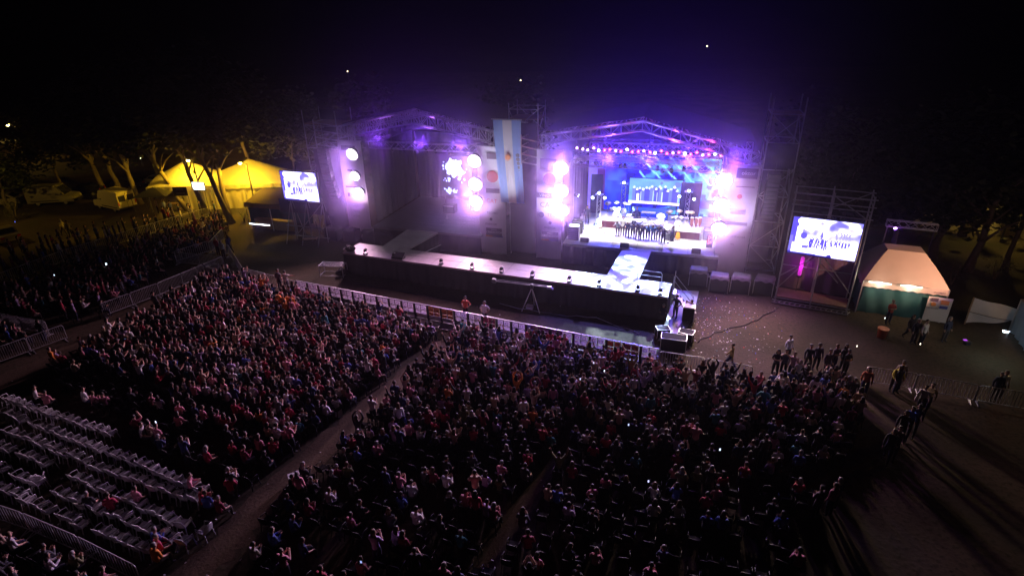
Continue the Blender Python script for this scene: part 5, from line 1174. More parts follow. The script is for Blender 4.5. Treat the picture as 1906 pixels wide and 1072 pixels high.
barrier_line([(393, 474), (418, 446)], 'of the left pen, short side', 'left pen barriers')
barrier_line([(330, 492), (418, 500)], 'of the left pen, near side', 'left pen barriers')
barrier_line([(195, 592), (300, 552), (420, 500)], 'along the path left of the main crowd', 'left path barriers')
barrier_line([(0, 608), (95, 626)], 'in the upper row at the left edge', 'left edge barriers')
barrier_line([(-14, 684), (128, 632)], 'in the pale lower row at the left edge', 'left edge barriers')
barrier_line([(-40, 958), (60, 992), (160, 1036), (268, 1092)], 'at the bottom left corner', 'bottom left barriers')
barrier_line([(1606, 714), (1700, 728), (1812, 750), (1925, 770)], 'in the right hand line', 'right barriers')
barrier_line([(1226, 684), (1310, 698), (1397, 714)], 'right of the flight cases', 'front right barriers')
barrier_line([(398, 470), (430, 478), (456, 522)], 'leading to the front line', 'front left barriers')
barrier_line([(456, 522), (500, 534), (556, 549)], 'at the left end of the front line', 'front left barriers')
# front press barrier: dark posts, pale printed boards
PB_P, PB_Q = G(556, 549), G(1222, 682); pd = PB_Q - PB_P; PBL = pd.length; PBA = math.atan2(pd.y, pd.x); NPB = 26; PW = PBL / NPB
def board_img(b, w, mi_bg, mi_ring):
    for i in (-1, 1):
        x = w / 2 + i * w * .22; b.box((x, -.05, .98), (w * .37, .012, .34), mi_bg)
        for k in range(10):
            a0, a1 = 6.283 * k / 10, 6.283 * (k + 1) / 10; b.bar((x + .1 * math.cos(a0), -.062, .98 + .1 * math.sin(a0)), (x + .1 * math.cos(a1), -.062, .98 + .1 * math.sin(a1)), .016, mi_ring, 4)
        b.box((x, -.05, .62), (w * .37, .012, .22), mi_bg)
LILAC = translucent('pale_board', (.62, .58, .66), .12, .6); PINKB = mat('crimson_board', (.45, .04, .12), .6); ORANGEB = mat('orange_board', (.6, .2, .05), .6); BLUEB = mat('blue_board', (.08, .14, .6), .6); REDB = mat('red_board', (.4, .05, .04), .6)
PRESS = {}
def press_parts(col):
    if col in PRESS: return PRESS[col]
    out = []; w = PW
    b = MB(); b.box((.05, 0, .6), (.15, .14, 1.2)); b.box((w / 2, 0, 1.2), (w, .06, .04), 1); b.box((w / 2, 0, .45), (w, .06, .05)); b.box((w / 2, 0, .08), (w, .06, .06)); b.box((w / 2, .01, .85), (.03, .05, .7)); out.append(b.build('frame', [DARKMETAL, BARGALV])); 
    b = MB(); board_img(b, w, 0, 1); out.append(b.build('board', [col, PRINT_DARK if col is not ORANGEB else PRINT_RED]))
    b = MB(); b.box((w / 2, .02, .27), (w * .86, .02, .28)); b.box((w / 2, -.35, .02), (w * .95, .7, .03)); out.append(b.build('foot_plate', GALV))
    b = MB(); b.bar((w * .25, .1, .1), (w * .25, .55, .03), .025); b.bar((w * .25, .55, .03), (w * .25, .06, .95), .022); out.append(b.build('brace', GALV))
    PRESS[col] = out; out.append(False); return out
for i in range(NPB):
    p = PB_P.lerp(PB_Q, i / NPB); c = proj(*(PB_P.lerp(PB_Q, (i + .5) / NPB) + Vector((0, 0, .9))))[0]
    col = ORANGEB if 800 < c < 845 or 1118 < c < 1160 else PINKB if 905 < c < 936 else BLUEB if 982 < c < 1012 else REDB if 1160 < c < 1205 else LILAC
    cn = {ORANGEB: 'orange', PINKB: 'crimson', BLUEB: 'blue', REDB: 'red', LILAC: 'pale'}[col]
    t = thing('press_barrier', f'front barrier panel with {cn} ringed boards, {nth(i, NPB)} along the crowd front', 'barrier', p, PBA, 'front barrier panels')
    parts = press_parts(col)
    for o in parts[:-1]:
        if parts[-1] is False: o.parent = t
        else: cc = o.copy(); COL.objects.link(cc); cc.parent = t
    parts[-1] = True
pn = Vector((-math.sin(PBA), math.cos(PBA), 0))
t = thing('barrier_banner', 'dark violet cloth banner lettered TEATRO METROPOL over the front barrier', 'banner', PB_P.lerp(PB_Q, .705) - pn * .1, PBA)
b = MB(); b.grid(lambda s, q: (2.1 * s, .02 * math.sin(s * 12), .98 + .26 * q), 20, 2); b.grid(lambda s, q: (.3 + 1.75 * s, -.012 + .02 * math.sin(s * 14), .45 + .5 * q), 20, 3); b.build('cloth', mat('violet_cloth', (.07, .02, .12), .85), t, True)
b = MB(); b.text('TEATRO  METROPOL', .19, Matrix.Translation((1.05, -.05, 1.11)) @ Matrix.Rotation(R(90), 4, 'X')); b.build('lettering', mat('violet_print', (.35, .2, .45), .8), t)
PRESS_N = pn
# ------------------------------------------------------------------ people: one continuous skinned body per pose
def skeleton(pose):
    sit = pose.startswith('sit'); J, B = {}, []
    dz = -.40 if sit else 0
    def j(n, p, r): J[n] = (Vector(p), r)
    j('pelvis', (0, 0, .95 + dz), .165); j('waist', (0, 0, 1.1 + dz), .155); j('chest', (0, .0, 1.3 + dz), .172); j('collar', (0, -.01, 1.42 + dz), .1)
    j('neck', (0, .0, 1.5 + dz), .055); j('jaw', (0, .025, 1.575 + dz), .072); j('head', (0, .02, 1.655 + dz), .093); j('crown', (0, .005, 1.725 + dz), .07)
    A = {'down': ((.24, -.03, 1.14), (.25, .06, .9), (.25, .09, .81)), 'up': ((.33, .05, 1.6), (.4, .08, 1.86), (.43, .09, 1.96)), 'phone': ((.24, .2, 1.42), (.1, .34, 1.6), (.06, .36, 1.69)), 'clap': ((.25, .08, 1.17), (.08, .32, 1.28), (.035, .39, 1.32)),
         'hips': ((.34, -.08, 1.17), (.21, .06, 1.0), (.14, .12, .99)), 'lap': ((.24, .04, 1.16), (.17, .28, 1.04), (.15, .37, 1.03)), 'out': ((.42, .02, 1.36), (.68, .05, 1.36), (.77, .06, 1.36)), 'fold': ((.25, .06, 1.16), (.04, .24, 1.2), (-.06, .23, 1.21)), 'over': ((.3, .12, 1.62), (.14, .2, 1.84), (.05, .22, 1.88)), 'rail': ((.26, .12, 1.2), (.24, .36, 1.12), (.24, .44, 1.12))}
    ar = {'sit': ('lap', 'lap'), 'sit_clap': ('clap', 'clap'), 'sit_phone': ('phone', 'lap'), 'stand': ('down', 'down'), 'stand_clap': ('clap', 'clap'), 'stand_up': ('up', 'up'), 'stand_phone': ('phone', 'phone'), 'stand_over': ('over', 'over'), 'hips': ('hips', 'hips'), 'walk': ('down', 'down'), 'point': ('out', 'hips'), 'bow': ('down', 'down'), 'fold': ('fold', 'fold'), 'rail': ('rail', 'rail'), 'sit_camera': ('phone', 'phone')}[pose]
    for s, nm, k in ((1, 'r', ar[0]), (-1, 'l', ar[1])):
        e, w, h = A[k]; sw = .14 * s if pose == 'walk' else 0
        j('sh_' + nm, (.175 * s, 0, 1.41 + dz), .085); j('el_' + nm, (e[0] * s, e[1] + sw * .5, e[2] + dz), .058); j('wr_' + nm, (w[0] * s, w[1] + sw * 1.2, w[2] + dz), .042); j('ha_' + nm, (h[0] * s, h[1] + sw * 1.4, h[2] + dz), .036)
        j('hip_' + nm, (.095 * s, .0, .9 + dz), .118)
        if sit: j('kn_' + nm, (.13 * s, .42, .53), .085); j('an_' + nm, (.13 * s, .4, .1), .045); j('to_' + nm, (.14 * s, .54, .045), .042)
        elif pose == 'walk': j('kn_' + nm, (.1 * s, -.18 * s + .1, .5), .08); j('an_' + nm, (.1 * s, -.36 * s, .1 + (.05 if s > 0 else 0)), .044); j('to_' + nm, (.1 * s, -.36 * s + .15, .045), .042)
        else: j('kn_' + nm, (.11 * s, .02, .5), .082); j('an_' + nm, (.115 * s, -.02, .1), .06); j('to_' + nm, (.14 * s, .13, .042), .042)
    if pose in ('bow', 'sit', 'sit_clap', 'sit_camera', 'rail'):
        a = {'bow': -50, 'sit': -6, 'sit_clap': -9, 'sit_camera': -14, 'rail': -14}[pose]; M = Matrix.Rotation(R(a), 3, 'X'); c = J['pelvis'][0]
        for n in J:
            if n.split('_')[0] in ('waist', 'chest', 'collar', 'neck', 'jaw', 'head', 'crown', 'sh', 'el', 'wr', 'ha'):
                p, r = J[n]; J[n] = (M @ (p - c) + c, r)
        if pose == 'bow':
            for nm, s in (('r', 1), ('l', -1)):
                sp = J['sh_' + nm][0]; J['el_' + nm] = (sp + Vector((.12 * s, -.05, -.2)), .048); J['wr_' + nm] = (sp + Vector((.2 * s, -.2, -.28)), .034); J['ha_' + nm] = (sp + Vector((.22 * s, -.28, -.3)), .036)
    B = [('pelvis', 'waist', 1), ('waist', 'chest', 1), ('chest', 'collar', 1), ('collar', 'neck', 0), ('neck', 'jaw', 0), ('jaw', 'head', 0), ('head', 'crown', 0)]
    for nm in 'rl': B += [('chest', 'sh_' + nm, 1), ('sh_' + nm, 'el_' + nm, 1), ('el_' + nm, 'wr_' + nm, 5), ('wr_' + nm, 'ha_' + nm, 0), ('pelvis', 'hip_' + nm, 2), ('hip_' + nm, 'kn_' + nm, 2), ('kn_' + nm, 'an_' + nm, 2), ('an_' + nm, 'to_' + nm, 4)]
    return J, B
def make_proto(pose, hair='short', sleeves='long', fine=True, scale=1.0):
    J, B = skeleton(pose); names = list(J); ix = {n: i for i, n in enumerate(names)}
    me = bpy.data.meshes.new('skin_cage'); me.from_pydata([tuple(J[n][0]) for n in names], [(ix[a], ix[c]) for a, c, _ in B], [])
    ob = bpy.data.objects.new('skin_cage', me); COL.objects.link(ob)
    md = ob.modifiers.new('skin', 'SKIN'); md.use_smooth_shade = True; md.branch_smoothing = .3
    sv = me.skin_vertices[0].data
    for n in names: r = J[n][1]; sv[ix[n]].radius = (r, r * (.72 if n in ('pelvis', 'waist', 'chest') else 1)); sv[ix[n]].use_root = n == 'pelvis'
    sd = ob.modifiers.new('sub', 'SUBSURF'); sd.levels = 1; sd.render_levels = 1
    bpy.context.view_layer.update(); dg = bpy.context.evaluated_depsgraph_get()
    out = bpy.data.meshes.new_from_object(ob.evaluated_get(dg)); bpy.data.objects.remove(ob); bpy.data.meshes.remove(me)
    V = np.array([v.co[:] for v in out.vertices]); Fs = [tuple(p.vertices) for p in out.polygons]; bpy.data.meshes.remove(out)
    C = np.array([V[list(f)].mean(0) for f in Fs]); best = np.full(len(Fs), 1e9); lab = np.zeros(len(Fs), int)
    for a, c, l in B:
        p, q = np.array(J[a][0]), np.array(J[c][0]); d = q - p; tt = np.clip(((C - p) @ d) / (d @ d), 0, 1); dist = np.linalg.norm(C - p - tt[:, None] * d, axis=1) - (J[a][1] * (1 - tt) + J[c][1] * tt) * .8
        m = dist < best; best[m] = dist[m]; lab[m] = l
    lab[lab == 5] = 1 if sleeves == 'long' else 0
    mb = MB(); mb.v = [tuple(v) for v in V]; mb.f = Fs; mb.m = lab.tolist()
    # head frame
    hd = J['head'][0]; up = (J['crown'][0] - J['jaw'][0]).normalized(); fw = Vector((0, 1, 0)); fw = (fw - up * fw.dot(up)); fw = fw.normalized() if fw.length > .2 else Vector((0, 0, -1)); sd_ = fw.cross(up)
    Mh = Matrix((sd_, fw, up)).transposed()
    def hp(x, y, z): return hd + Mh @ Vector((x, y, z))
    n0 = len(mb.v); mb.ball((0, 0, 0), 1, 10, 6, 3)
    for i in range(n0, len(mb.v)):
        x, y, z = mb.v[i]; z2 = z * (.1 if z > 0 else .085)
        if y > .35 and z < .45: y *= .45; z2 = max(z2, .012)
        mb.v[i] = tuple(hp(x * .098, y * .108 - .018, z2 + .035))
    if hair == 'long':
        n0 = len(mb.v); mb.ball((0, 0, 0), 1, 8, 5, 3)
        for i in range(n0, len(mb.v)): x, y, z = mb.v[i]; mb.v[i] = tuple(hp(x * (.11 + .03 * (z < 0)), y * .055 - .085, z * .19 - .09))
    if fine:
        mb.add([hp(-.014, .088, -.02), hp(.014, .088, -.02), hp(0, .118, -.028), hp(0, .085, .02)], [(0, 1, 2), (1, 3, 2), (3, 0, 2)], 0)
        for s in (-1, 1): mb.ball(hp(.032 * s, .082, .012), (.012, .008, .008), 6, 4, 4); mb.ball(hp(.095 * s, -.005, -.01), (.014, .02, .03), 6, 4, 0)
        mb.box(hp(0, .083, -.062), (.045, .012, .01), 4, 0, Mh)
        for nm, s in (('r', 1), ('l', -1)):
            w, h = J['wr_' + nm][0], J['ha_' + nm][0]; d = (h - w).normalized(); a = d.orthogonal().normalized() if abs(d.x) > .8 else (Vector((1, 0, 0)) - d * d.x).normalized(); c = d.cross(a)
            if pose in ('stand', 'walk', 'bow', 'rail'): a, c = c, a
            for k, (o, L) in enumerate(((-.03, .062), (-.01, .075), (.01, .07), (.028, .055))):
                p0 = h + a * o - d * .01; p1 = p0 + d * (L * .55); p2 = p1 + d * (L * .38) + c * (.02 if s > 0 else -.02) * .8; mb.tube([p0, p1, p2], [.0095, .009, .006], 0, 5)
            mb.tube([w + d * .03 - a * .025, w + d * .06 - a * .055, w + d * .1 - a * .06], [.012, .011, .007], 0, 5)
    me = bpy.data.meshes.new('person_' + pose); me.from_pydata([tuple(Vector(v) * scale) for v in mb.v], [], mb.f)
    for m in PERSON_MATS: me.materials.append(m)
    me.polygons.foreach_set('material_index', mb.m); me.polygons.foreach_set('use_smooth', [True] * len(mb.f)); me.update()
    return me
POSES = ['sit', 'sit_clap', 'sit_phone', 'stand', 'stand_clap', 'stand_up', 'stand_phone', 'stand_over', 'hips', 'walk', 'point', 'bow', 'fold', 'rail', 'sit_camera']
PM = {(p, h): make_proto(p, h, 'short' if i % 2 == 0 else 'long') for i, p in enumerate(POSES) for h in ('short', 'long')}
def person(label, loc, rz, pose, col, hair='short', group=None, sc=1.0):
    """rz: heading the person faces, 0 = +Y"""
    o = bpy.data.objects.new('person', PM[(pose, hair)]); COL.objects.link(o); o.location = loc; o.rotation_euler = (0, 0, rz); o.scale = (sc, sc, sc); o.color = (*col, 1)
    return tag(o, label, 'person', group)
def phone(label, loc, rz, big=1.0, col=(.75, .85, 1), estr=3.0):
    t = thing('phone', label, 'phone', loc, rz)
    b = MB(); b.bbox((0, 0, 0), (.085 * big, .012, .16 * big), .004); b.build('phone_case', BLACKPLASTIC, t)
    b = MB(); b.box((0, -.008, 0), (.075 * big, .004, .14 * big)); b.build('phone_screen', mat(f'phone_glow_{estr}_{col[0]}', (.3, .3, .3), .3, emis=col, estr=estr, sample=False), t)
# performers bowing in a row on the band stage (they face the crowd: heading SY + 180)
BACK = SY + math.pi
PERF = [((1149, 440), (.35, .38, .45), 'short', 'bowing performer in pale grey top, apart at the left end of the row', 'bow'), ((1167, 442), (.03, .03, .06), 'short', 'bowing performer in black, second from the left of the row', 'bow'), ((1177, 444), (.05, .05, .09), 'short', 'bowing performer in dark navy, third from the left of the row', 'bow'), ((1186, 446), (.04, .02, .03), 'short', 'bowing performer in dark maroon, fourth from the left of the row', 'bow'), ((1194.5, 447.5), (.06, .05, .05), 'short', 'bowing performer in brown black, middle of the row', 'bow'),
        ((1205, 447), (.08, .16, .5), 'short', 'bowing performer in bright blue jacket, left of the pair in blue', 'bow'), ((1215, 448), (.12, .25, .55), 'short', 'bowing performer in light blue jacket, right of the pair in blue', 'bow'), ((1224, 449), (.03, .02, .03), 'short', 'bowing performer in black right of the blue jackets', 'bow'), ((1233.5, 453), (.05, .03, .04), 'short', 'tall bowing performer in dark suit standing nearest the runway', 'bow'),
        ((1250, 449), (.6, .58, .55), 'long', 'bowing performer in white at the right end of the row', 'bow'), ((1158, 439), (.5, .48, .46), 'short', 'performer in white half hidden behind the left end of the row', 'stand')]
for p, c, h, lb, ps in PERF: person(lb, G(*p, DZ), BACK + random.uniform(-.12, .12), ps, c, h)
person('dark clad player standing behind the keyboards between the two drum kits', S(26.0, 5.2, DZ + .0), BACK, 'stand', (.03, .03, .08)); person('stage hand in black standing by the left video wall edge', S(21.7, 4.6, DZ), BACK, 'stand', (.03, .03, .05))
# staff in front of the stage
CROWD_DIR = CA                                   # facing the stage
person('cameraman in black standing on the pale floor beside the catwalk end', G(1256, 592), CA + R(150), 'hips', (.02, .02, .03)); person('camera operator in dark clothes sitting behind a white topped case', G(1289, 592), CA + R(80), 'sit_camera', (.06, .04, .1)); person('dark clad technician crouched at the corner of the catwalk front', G(1232, 600), CA, 'sit', (.03, .03, .05))
t = thing('stool', 'low dark stool under the camera operator', 'stool', G(1289, 592), 0); b = MB(); b.lathe([(.2, .4), (.2, .45)], (0, -.02, 0), 12); b.build('stool_seat', BLACKPLASTIC, t); b = MB()
for a in (45, 135, 225, 315): b.bar((.15 * math.cos(R(a)), .15 * math.sin(R(a)), .4), (.2 * math.cos(R(a)), .2 * math.sin(R(a)), 0), .015)
b.build('stool_leg', DARKMETAL, t)
person('guard in white shirt and dark trousers at the barrier left of the crimson board', G(903, 604), CA + math.pi, 'hips', (.6, .57, .55)); person('guard in red jacket leaning on the front barrier by the aisle head', G(868, 594), CA + math.pi, 'hips', (.5, .08, .04))
person('man in dark shirt beside the fence at the left end of the boards', G(523, 540), CA, 'stand', (.06, .05, .07)); person('man in white shirt with one arm stretched out at the left fence end', G(536, 543), CA + R(10), 'point', (.6, .56, .52)); person('guard in yellow vest walking past the barred barrier before the confetti', G(1357, 688), R(60), 'walk', (.5, .4, .12))
t = thing('person_marker', '', '') if False else None
RIGHTP = [((1463, 672), 'stand', (.6, .62, .7), 'man in pale blue shirt standing alone above the dark group', 200), ((1440, 700), 'fold', (.04, .035, .05), 'broad man in black at the left of the dark group', 150), ((1455, 700), 'stand_phone', (.05, .05, .08), 'person in dark top holding up a phone beside the broad man', 150), ((1470, 705), 'stand', (.3, .2, .2), 'person in dusty pink beside the phone holder of the dark group', 140),
          ((1500, 690), 'walk', (.03, .03, .05), 'man in black at the upper left of the dark trio', 160), ((1516, 688), 'stand', (.04, .03, .06), 'man in black in the middle of the dark trio', 170), ((1535, 700), 'stand', (.05, .04, .05), 'man in black third of the dark trio', 190), ((1548, 690), 'fold', (.06, .04, .06), 'man with folded arms right of the dark trio', 200), ((1569, 700), 'fold', (.03, .03, .04), 'tall man in black at the right end of the dark group', 200), ((1565, 690), 'stand', (.03, .03, .04), 'woman in black half behind the tall man at the right', 190),
          ((1605, 735), 'stand', (.45, .12, .05), 'person in orange red leaning at the left end of the right barrier', 150), ((1659, 728), 'rail', (.55, .5, .06), 'guard in bright yellow vest at the right barrier', 170), ((1668, 722), 'stand', (.25, .2, .2), 'grey haired person behind the guard in yellow', 160), ((1665, 732), 'stand', (.03, .03, .04), 'person in dark coat leaning beside the guard in yellow', 200), ((1708, 770), 'walk', (.62, .58, .5), 'person in white shirt walking below the right barrier', 130), ((1720, 766), 'walk', (.45, .35, .2), 'person in tan top walking behind the white shirt', 130),
          ((1855, 742), 'stand', (.62, .58, .5), 'person in cream top behind the right barrier at far right', 170), ((1846, 745), 'stand', (.02, .02, .05), 'person in dark blue beside the cream top at far right', 170), ((1683, 812), 'walk', (.05, .12, .5), 'person in blue jacket walking on the dark ground at right', 140), ((1695, 808), 'walk', (.05, .04, .06), 'person in dark clothes behind the blue jacket at right', 140), ((1671, 820), 'walk', (.04, .03, .04), 'person in black walking ahead of the blue jacket at right', 140), ((1648, 856), 'walk', (.03, .03, .035), 'person in black walking alone at the right, nearest the camera', 140), ((1659, 850), 'walk', (.12, .08, .07), 'bare armed person beside the lone walker at right', 140),
          ((1515, 965), 'fold', (.06, .03, .05), 'person in dark jacket of the couple on the dark ground, bottom right', 20), ((1540, 960), 'stand', (.3, .1, .14), 'person in dusty red of the couple on the dark ground, bottom right', 20), ((1548, 950), 'stand', (.06, .05, .07), 'dark figure behind the couple, bottom right', 20), ((1651, 603), 'fold', (.3, .05, .04), 'man in red with folded arms lit before the green marquee wall', 180), ((1712, 642), 'stand', (.6, .55, .5), 'person in white shirt standing below the poster banner', 200), ((1698, 640), 'stand', (.03, .03, .05), 'dark figure left of the white shirt below the poster', 180), ((1688, 632), 'walk', (.03, .03, .04), 'dark figure nearest the poster pole below the marquee wall', 180), ((1755, 636), 'stand', (.03, .03, .05), 'dark figure right of the poster banner, holding a small light', 190),
          ((418, 482), 'stand', (.6, .58, .65), 'person in white standing by the pen at the left', -20), ((408, 476), 'stand', (.35, .05, .08), 'person in red standing by the pen at the left', -20), ((430, 472), 'walk', (.05, .04, .1), 'dark person walking at the left end of the front fence', 60), ((122, 440), 'walk', (.3, .25, .15), 'person crossing the yellow lit ground below the vans', 60), ((134, 442), 'stand', (.05, .04, .05), 'dark person on the yellow lit ground below the vans', 60), ((310, 400), 'stand', (.08, .1, .5), 'person in blue at the black gazebo', 90), ((322, 402), 'stand', (.05, .06, .3), 'person in dark blue at the drinks table of the gazebo', 90), ((296, 398), 'stand', (.5, .4, .3), 'person in cream under the black gazebo', -60)]
for p, ps, c, lb, ang in RIGHTP: person(lb, G(*p), R(ang), ps, c, random.choice(('short', 'long')) if 'man' not in lb.split()[0] or 'woman' in lb else 'short')
# ------------------------------------------------------------------ chairs
def chair_mb(legs=4):
    b = MB(); b.grid(lambda s, q: (-.21 + .42 * s, -.2 + .42 * q, .44 - .025 * math.sin(math.pi * s) * math.sin(math.pi * q)), 4, 4); b.grid(lambda s, q: (-.21 + .42 * s, -.2 + .42 * q, .415), 1, 1)
    def back(s, q): x = (2 * s - 1); return (x * (.22 - .05 * q * q), -.2 - .1 * q - .05 * (1 - x * x), .44 + .4 * q - .05 * q * x * x)
    b.grid(back, 6, 4); b.grid(lambda s, q: tuple(Vector(back(s, q)) + Vector((0, -.018, 0))), 6, 4)
    b.tube([back(0, 0), back(0, .5), back(0, 1)], .018, 0, 4); b.tube([back(1, 0), back(1, .5), back(1, 1)], .018, 0, 4); b.tube([back(i / 4, 1) for i in range(5)], .02, 0, 4)
    for s in (-1, 1):
        b.bar((s * .19, .19, .43), (s * .22, .23, 0), .022, 0, 4); b.bar((s * .19, -.18, .43), (s * .22, -.25, 0), .022, 0, 4); b.tube([(s * .22, -.24, .64), (s * .245, -.02, .65), (s * .23, .18, .62), (s * .21, .2, .43)], .02, 0, 4)
    return b
CHW = chair_mb().build('plastic_chair', WHITEPLASTIC, None, True); CHAIR_ME = CHW.data; bpy.data.objects.remove(CHW)
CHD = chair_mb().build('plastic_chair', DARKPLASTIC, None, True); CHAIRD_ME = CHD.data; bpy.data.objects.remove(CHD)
def chair(label, loc, rz, me=None, group=None):
    o = bpy.data.objects.new('plastic_chair', me or CHAIR_ME); COL.objects.link(o); o.location = loc; o.rotation_euler = (0, 0, rz); return tag(o, label, 'chair', group)
ROWS = [((0, 729), (207, 795), 'topmost left row'), ((0, 754), (192, 825), 'second left row from the top'), ((8, 789), (160, 845), 'third left row from the top'), ((-20, 813), (119, 860), 'fourth left row from the top'), ((-20, 850), (73, 887), 'fifth left row from the top'), ((-20, 885), (54, 918), 'lowest left row'),
        ((200, 827), (396, 906), 'topmost right row'), ((169, 850), (369, 918), 'second right row from the top'), ((131, 871), (346, 964), 'third right row from the top'), ((86, 894), (346, 995), 'fourth right row from the top'), ((62, 925), (284, 1010), 'lowest right row')]
rr = random.Random(4)
for p, q, nm in ROWS:
    a, c = G(*p, .85), G(*q, .85); a.z = c.z = 0; L = (c - a).length; k = int(L / .52)
    for i in range(k):
        if rr.random() < .04: continue
        pos = a.lerp(c, (i + .5) / k) + Vector((rr.gauss(0, .025), rr.gauss(0, .05), 0))
        u = proj(*pos)
        if u[0] < -15: continue
        chair(f'empty white plastic chair, {ORD[i]} from the left in the {nm}', pos, CA + rr.gauss(0, .1), CHAIR_ME, 'empty white chairs at the bottom left')
for x, y, a, lb in ((78, 905, .9, 'white chair knocked askew between the chair blocks'), (385, 1000, 1.6, 'white chair turned over near the aisle end of the rows'), (555, 905, 2.0, 'pale chair beside the aisle at the bottom'), (368, 512, .2, 'first pale chair of the little cluster by the pen'), (378, 508, .5, 'second pale chair of the little cluster by the pen'), (388, 505, -.2, 'third pale chair of the little cluster by the pen'), (396, 512, .2, 'fourth pale chair of the little cluster by the pen'), (404, 506, .7, 'fifth pale chair of the little cluster by the pen')):
    chair(lb, G(x, y), CA + a)

# ------------------------------------------------------------------ the crowd
def inside(poly, x, y):
    c = False; j = len(poly) - 1
    for i in range(len(poly)):
        xi, yi = poly[i]; xj, yj = poly[j]
        if (yi > y) != (yj > y) and x < (xj - xi) * (y - yi) / (yj - yi) + xi: c = not c
        j = i
    return c
def near_line(p, pts):
    m = 1e9
    for a, c in zip(pts, pts[1:]):
        d = c - a; t = max(0, min(1, (p - a).dot(d) / d.dot(d))); m = min(m, (a + d * t - p).length)
    return m
PATH_W = [G(*p) for p in ((860, 612), (800, 668), (690, 758), (560, 872), (450, 980), (350, 1085))]; PATH2_W = [G(*p) for p in ((1075, 800), (1020, 880), (960, 960), (900, 1060))]
SHIRTS = [('black', (.02, .02, .024), 30), ('dark grey', (.06, .06, .065), 12), ('navy', (.02, .03, .1), 8), ('red', (.34, .03, .06), 8), ('pink', (.5, .2, .24), 9), ('white', (.62, .6, .6), 12), ('blue', (.06, .1, .36), 4), ('maroon', (.18, .02, .04), 8), ('beige', (.4, .3, .22), 7), ('lilac', (.35, .27, .45), 5), ('teal', (.03, .16, .2), 2), ('orange', (.6, .2, .03), 1), ('olive', (.12, .12, .05), 3)]
SW = np.array([s[2] for s in SHIRTS], float); SW /= SW.sum()
Rp = np.random.default_rng(77); PEOPLE = []; SEATS = []
def block(polyp, dx, dy, dens, poses, front_u=None, jitter=.09, seats=True, head=CA, name=''):
    W = [G(*p) for p in polyp]; WP = [(w.x, w.y) for w in W]
    us = [(w - PB_P).dot(CU) for w in W]; ns = [(w - PB_P).dot(CN) for w in W]
    n = min(ns)
    while n < max(ns):
        u = min(us) + Rp.random() * dx
        while u < max(us):
            p = PB_P + CU * (u + Rp.normal(0, jitter)) + CN * (n + Rp.normal(0, jitter)); u += dx; p.z = 0
            if not inside(WP, p.x, p.y) or near_line(p, PATH_W) < .95 or near_line(p, PATH2_W) < .42: continue
            x, y = proj(*p)
            if not (-30 < x < 1936 and y < 1140): continue
            q = dens(x, y)
            if seats and Rp.random() < (.95 if q > .5 else .45): SEATS.append((p.copy(), head + Rp.normal(0, .08), x, y, q))
            if Rp.random() > q: continue
            ps = poses(x, y)
            PEOPLE.append((p, head + Rp.normal(0, .25), ps, 'long' if Rp.random() < .45 else 'short', int(Rp.choice(len(SHIRTS), p=SW)), x, y, name))
        n += dy
def side(ax, ay, bx, by, x, y): return (bx - ax) * (y - ay) - (by - ay) * (x - ax)
def sm(v, a, b): t = max(0, min(1, (v - a) / (b - a))); return t * t * (3 - 2 * t)
def clump(x, y, s=70): i = int(x / s), int(y / s * 1.6); return (math.sin(i[0] * 12.9898 + i[1] * 78.233) * 43758.5453) % 1
def mix(*w):
    k, v = zip(*w); v = np.array(v, float); v /= v.sum(); return str(Rp.choice(k, p=v))
B1 = [(410, 518), (548, 556), (700, 598), (800, 625), (850, 648), (780, 690), (690, 760), (560, 860), (450, 960), (400, 905), (290, 850), (200, 790), (90, 690), (215, 630), (330, 560)]
def d1(x, y):
    k = side(185, 650, 560, 880, x, y) / 440           # px below the line between dense and sparse part
    return .97 if k < -60 else .93 - .78 * sm(k, -60, 75)
block(B1, .5, .78, d1, lambda x, y: mix(('sit', 5), ('sit_clap', 4), ('sit_phone', .6), ('stand_clap', .5), ('stand', .35), ('stand_phone', .2)), name='left')
B2 = [(862, 632), (1000, 655), (1215, 706), (1420, 728), (1560, 722), (1600, 770), (1585, 850), (1500, 900), (1470, 1140), (330, 1140), (450, 1000), (540, 905), (690, 780), (800, 690)]
def d2(x, y):
    k = (y - (880 - (x - 600) * .02)); k += 60 * sm(700 - x, 0, 200)
    d = .97 - .87 * sm(k, -95, 55)
    if x > 1490 and y > 850: d *= .25
    return max(d, .36 if y < 990 else .26)
def p2(x, y):
    front = sm(830 - y, 0, 130)
    return mix(('sit', 4 - 3.5 * front), ('sit_clap', 3 - 2.6 * front), ('stand', 2 * front + .5), ('stand_clap', 2.4 * front + .6), ('stand_up', .7 * front + .12), ('stand_phone', 1.2 * front + .15), ('stand_over', .5 * front + .12), ('hips', .3 * front + .05))
block(B2, .5, .8, d2, p2, name='right')
B3 = [(0, 545), (130, 500), (250, 460), (405, 412), (425, 430), (395, 462), (322, 490), (300, 520), (215, 575), (190, 600), (0, 600)]
block(B3, .58, .95, lambda x, y: .88 if y < 590 - x * .1 else .4, lambda x, y: mix(('sit', 4), ('sit_clap', 3), ('stand', 1), ('stand_clap', .7)), jitter=.16, head=CA - R(28), name='far left')
B4 = [(0, 478), (110, 460), (200, 438), (330, 408), (400, 398), (405, 402), (240, 447), (0, 532)]
block(B4, .75, 1.1, lambda x, y: .6, lambda x, y: mix(('stand', 4), ('hips', 1), ('fold', 1.5), ('stand_clap', .5)), jitter=.3, seats=False, head=CA - R(30), name='behind the far barrier')
B5 = [(-20, 985), (60, 1005), (150, 1045), (255, 1100), (200, 1140), (-20, 1140)]
block(B5, .6, .95, lambda x, y: .72, lambda x, y: mix(('sit', 4), ('sit_clap', 3), ('stand', .4)), jitter=.15, name='bottom left corner')
B6 = [(0, 618), (88, 634), (110, 632), (0, 676)]
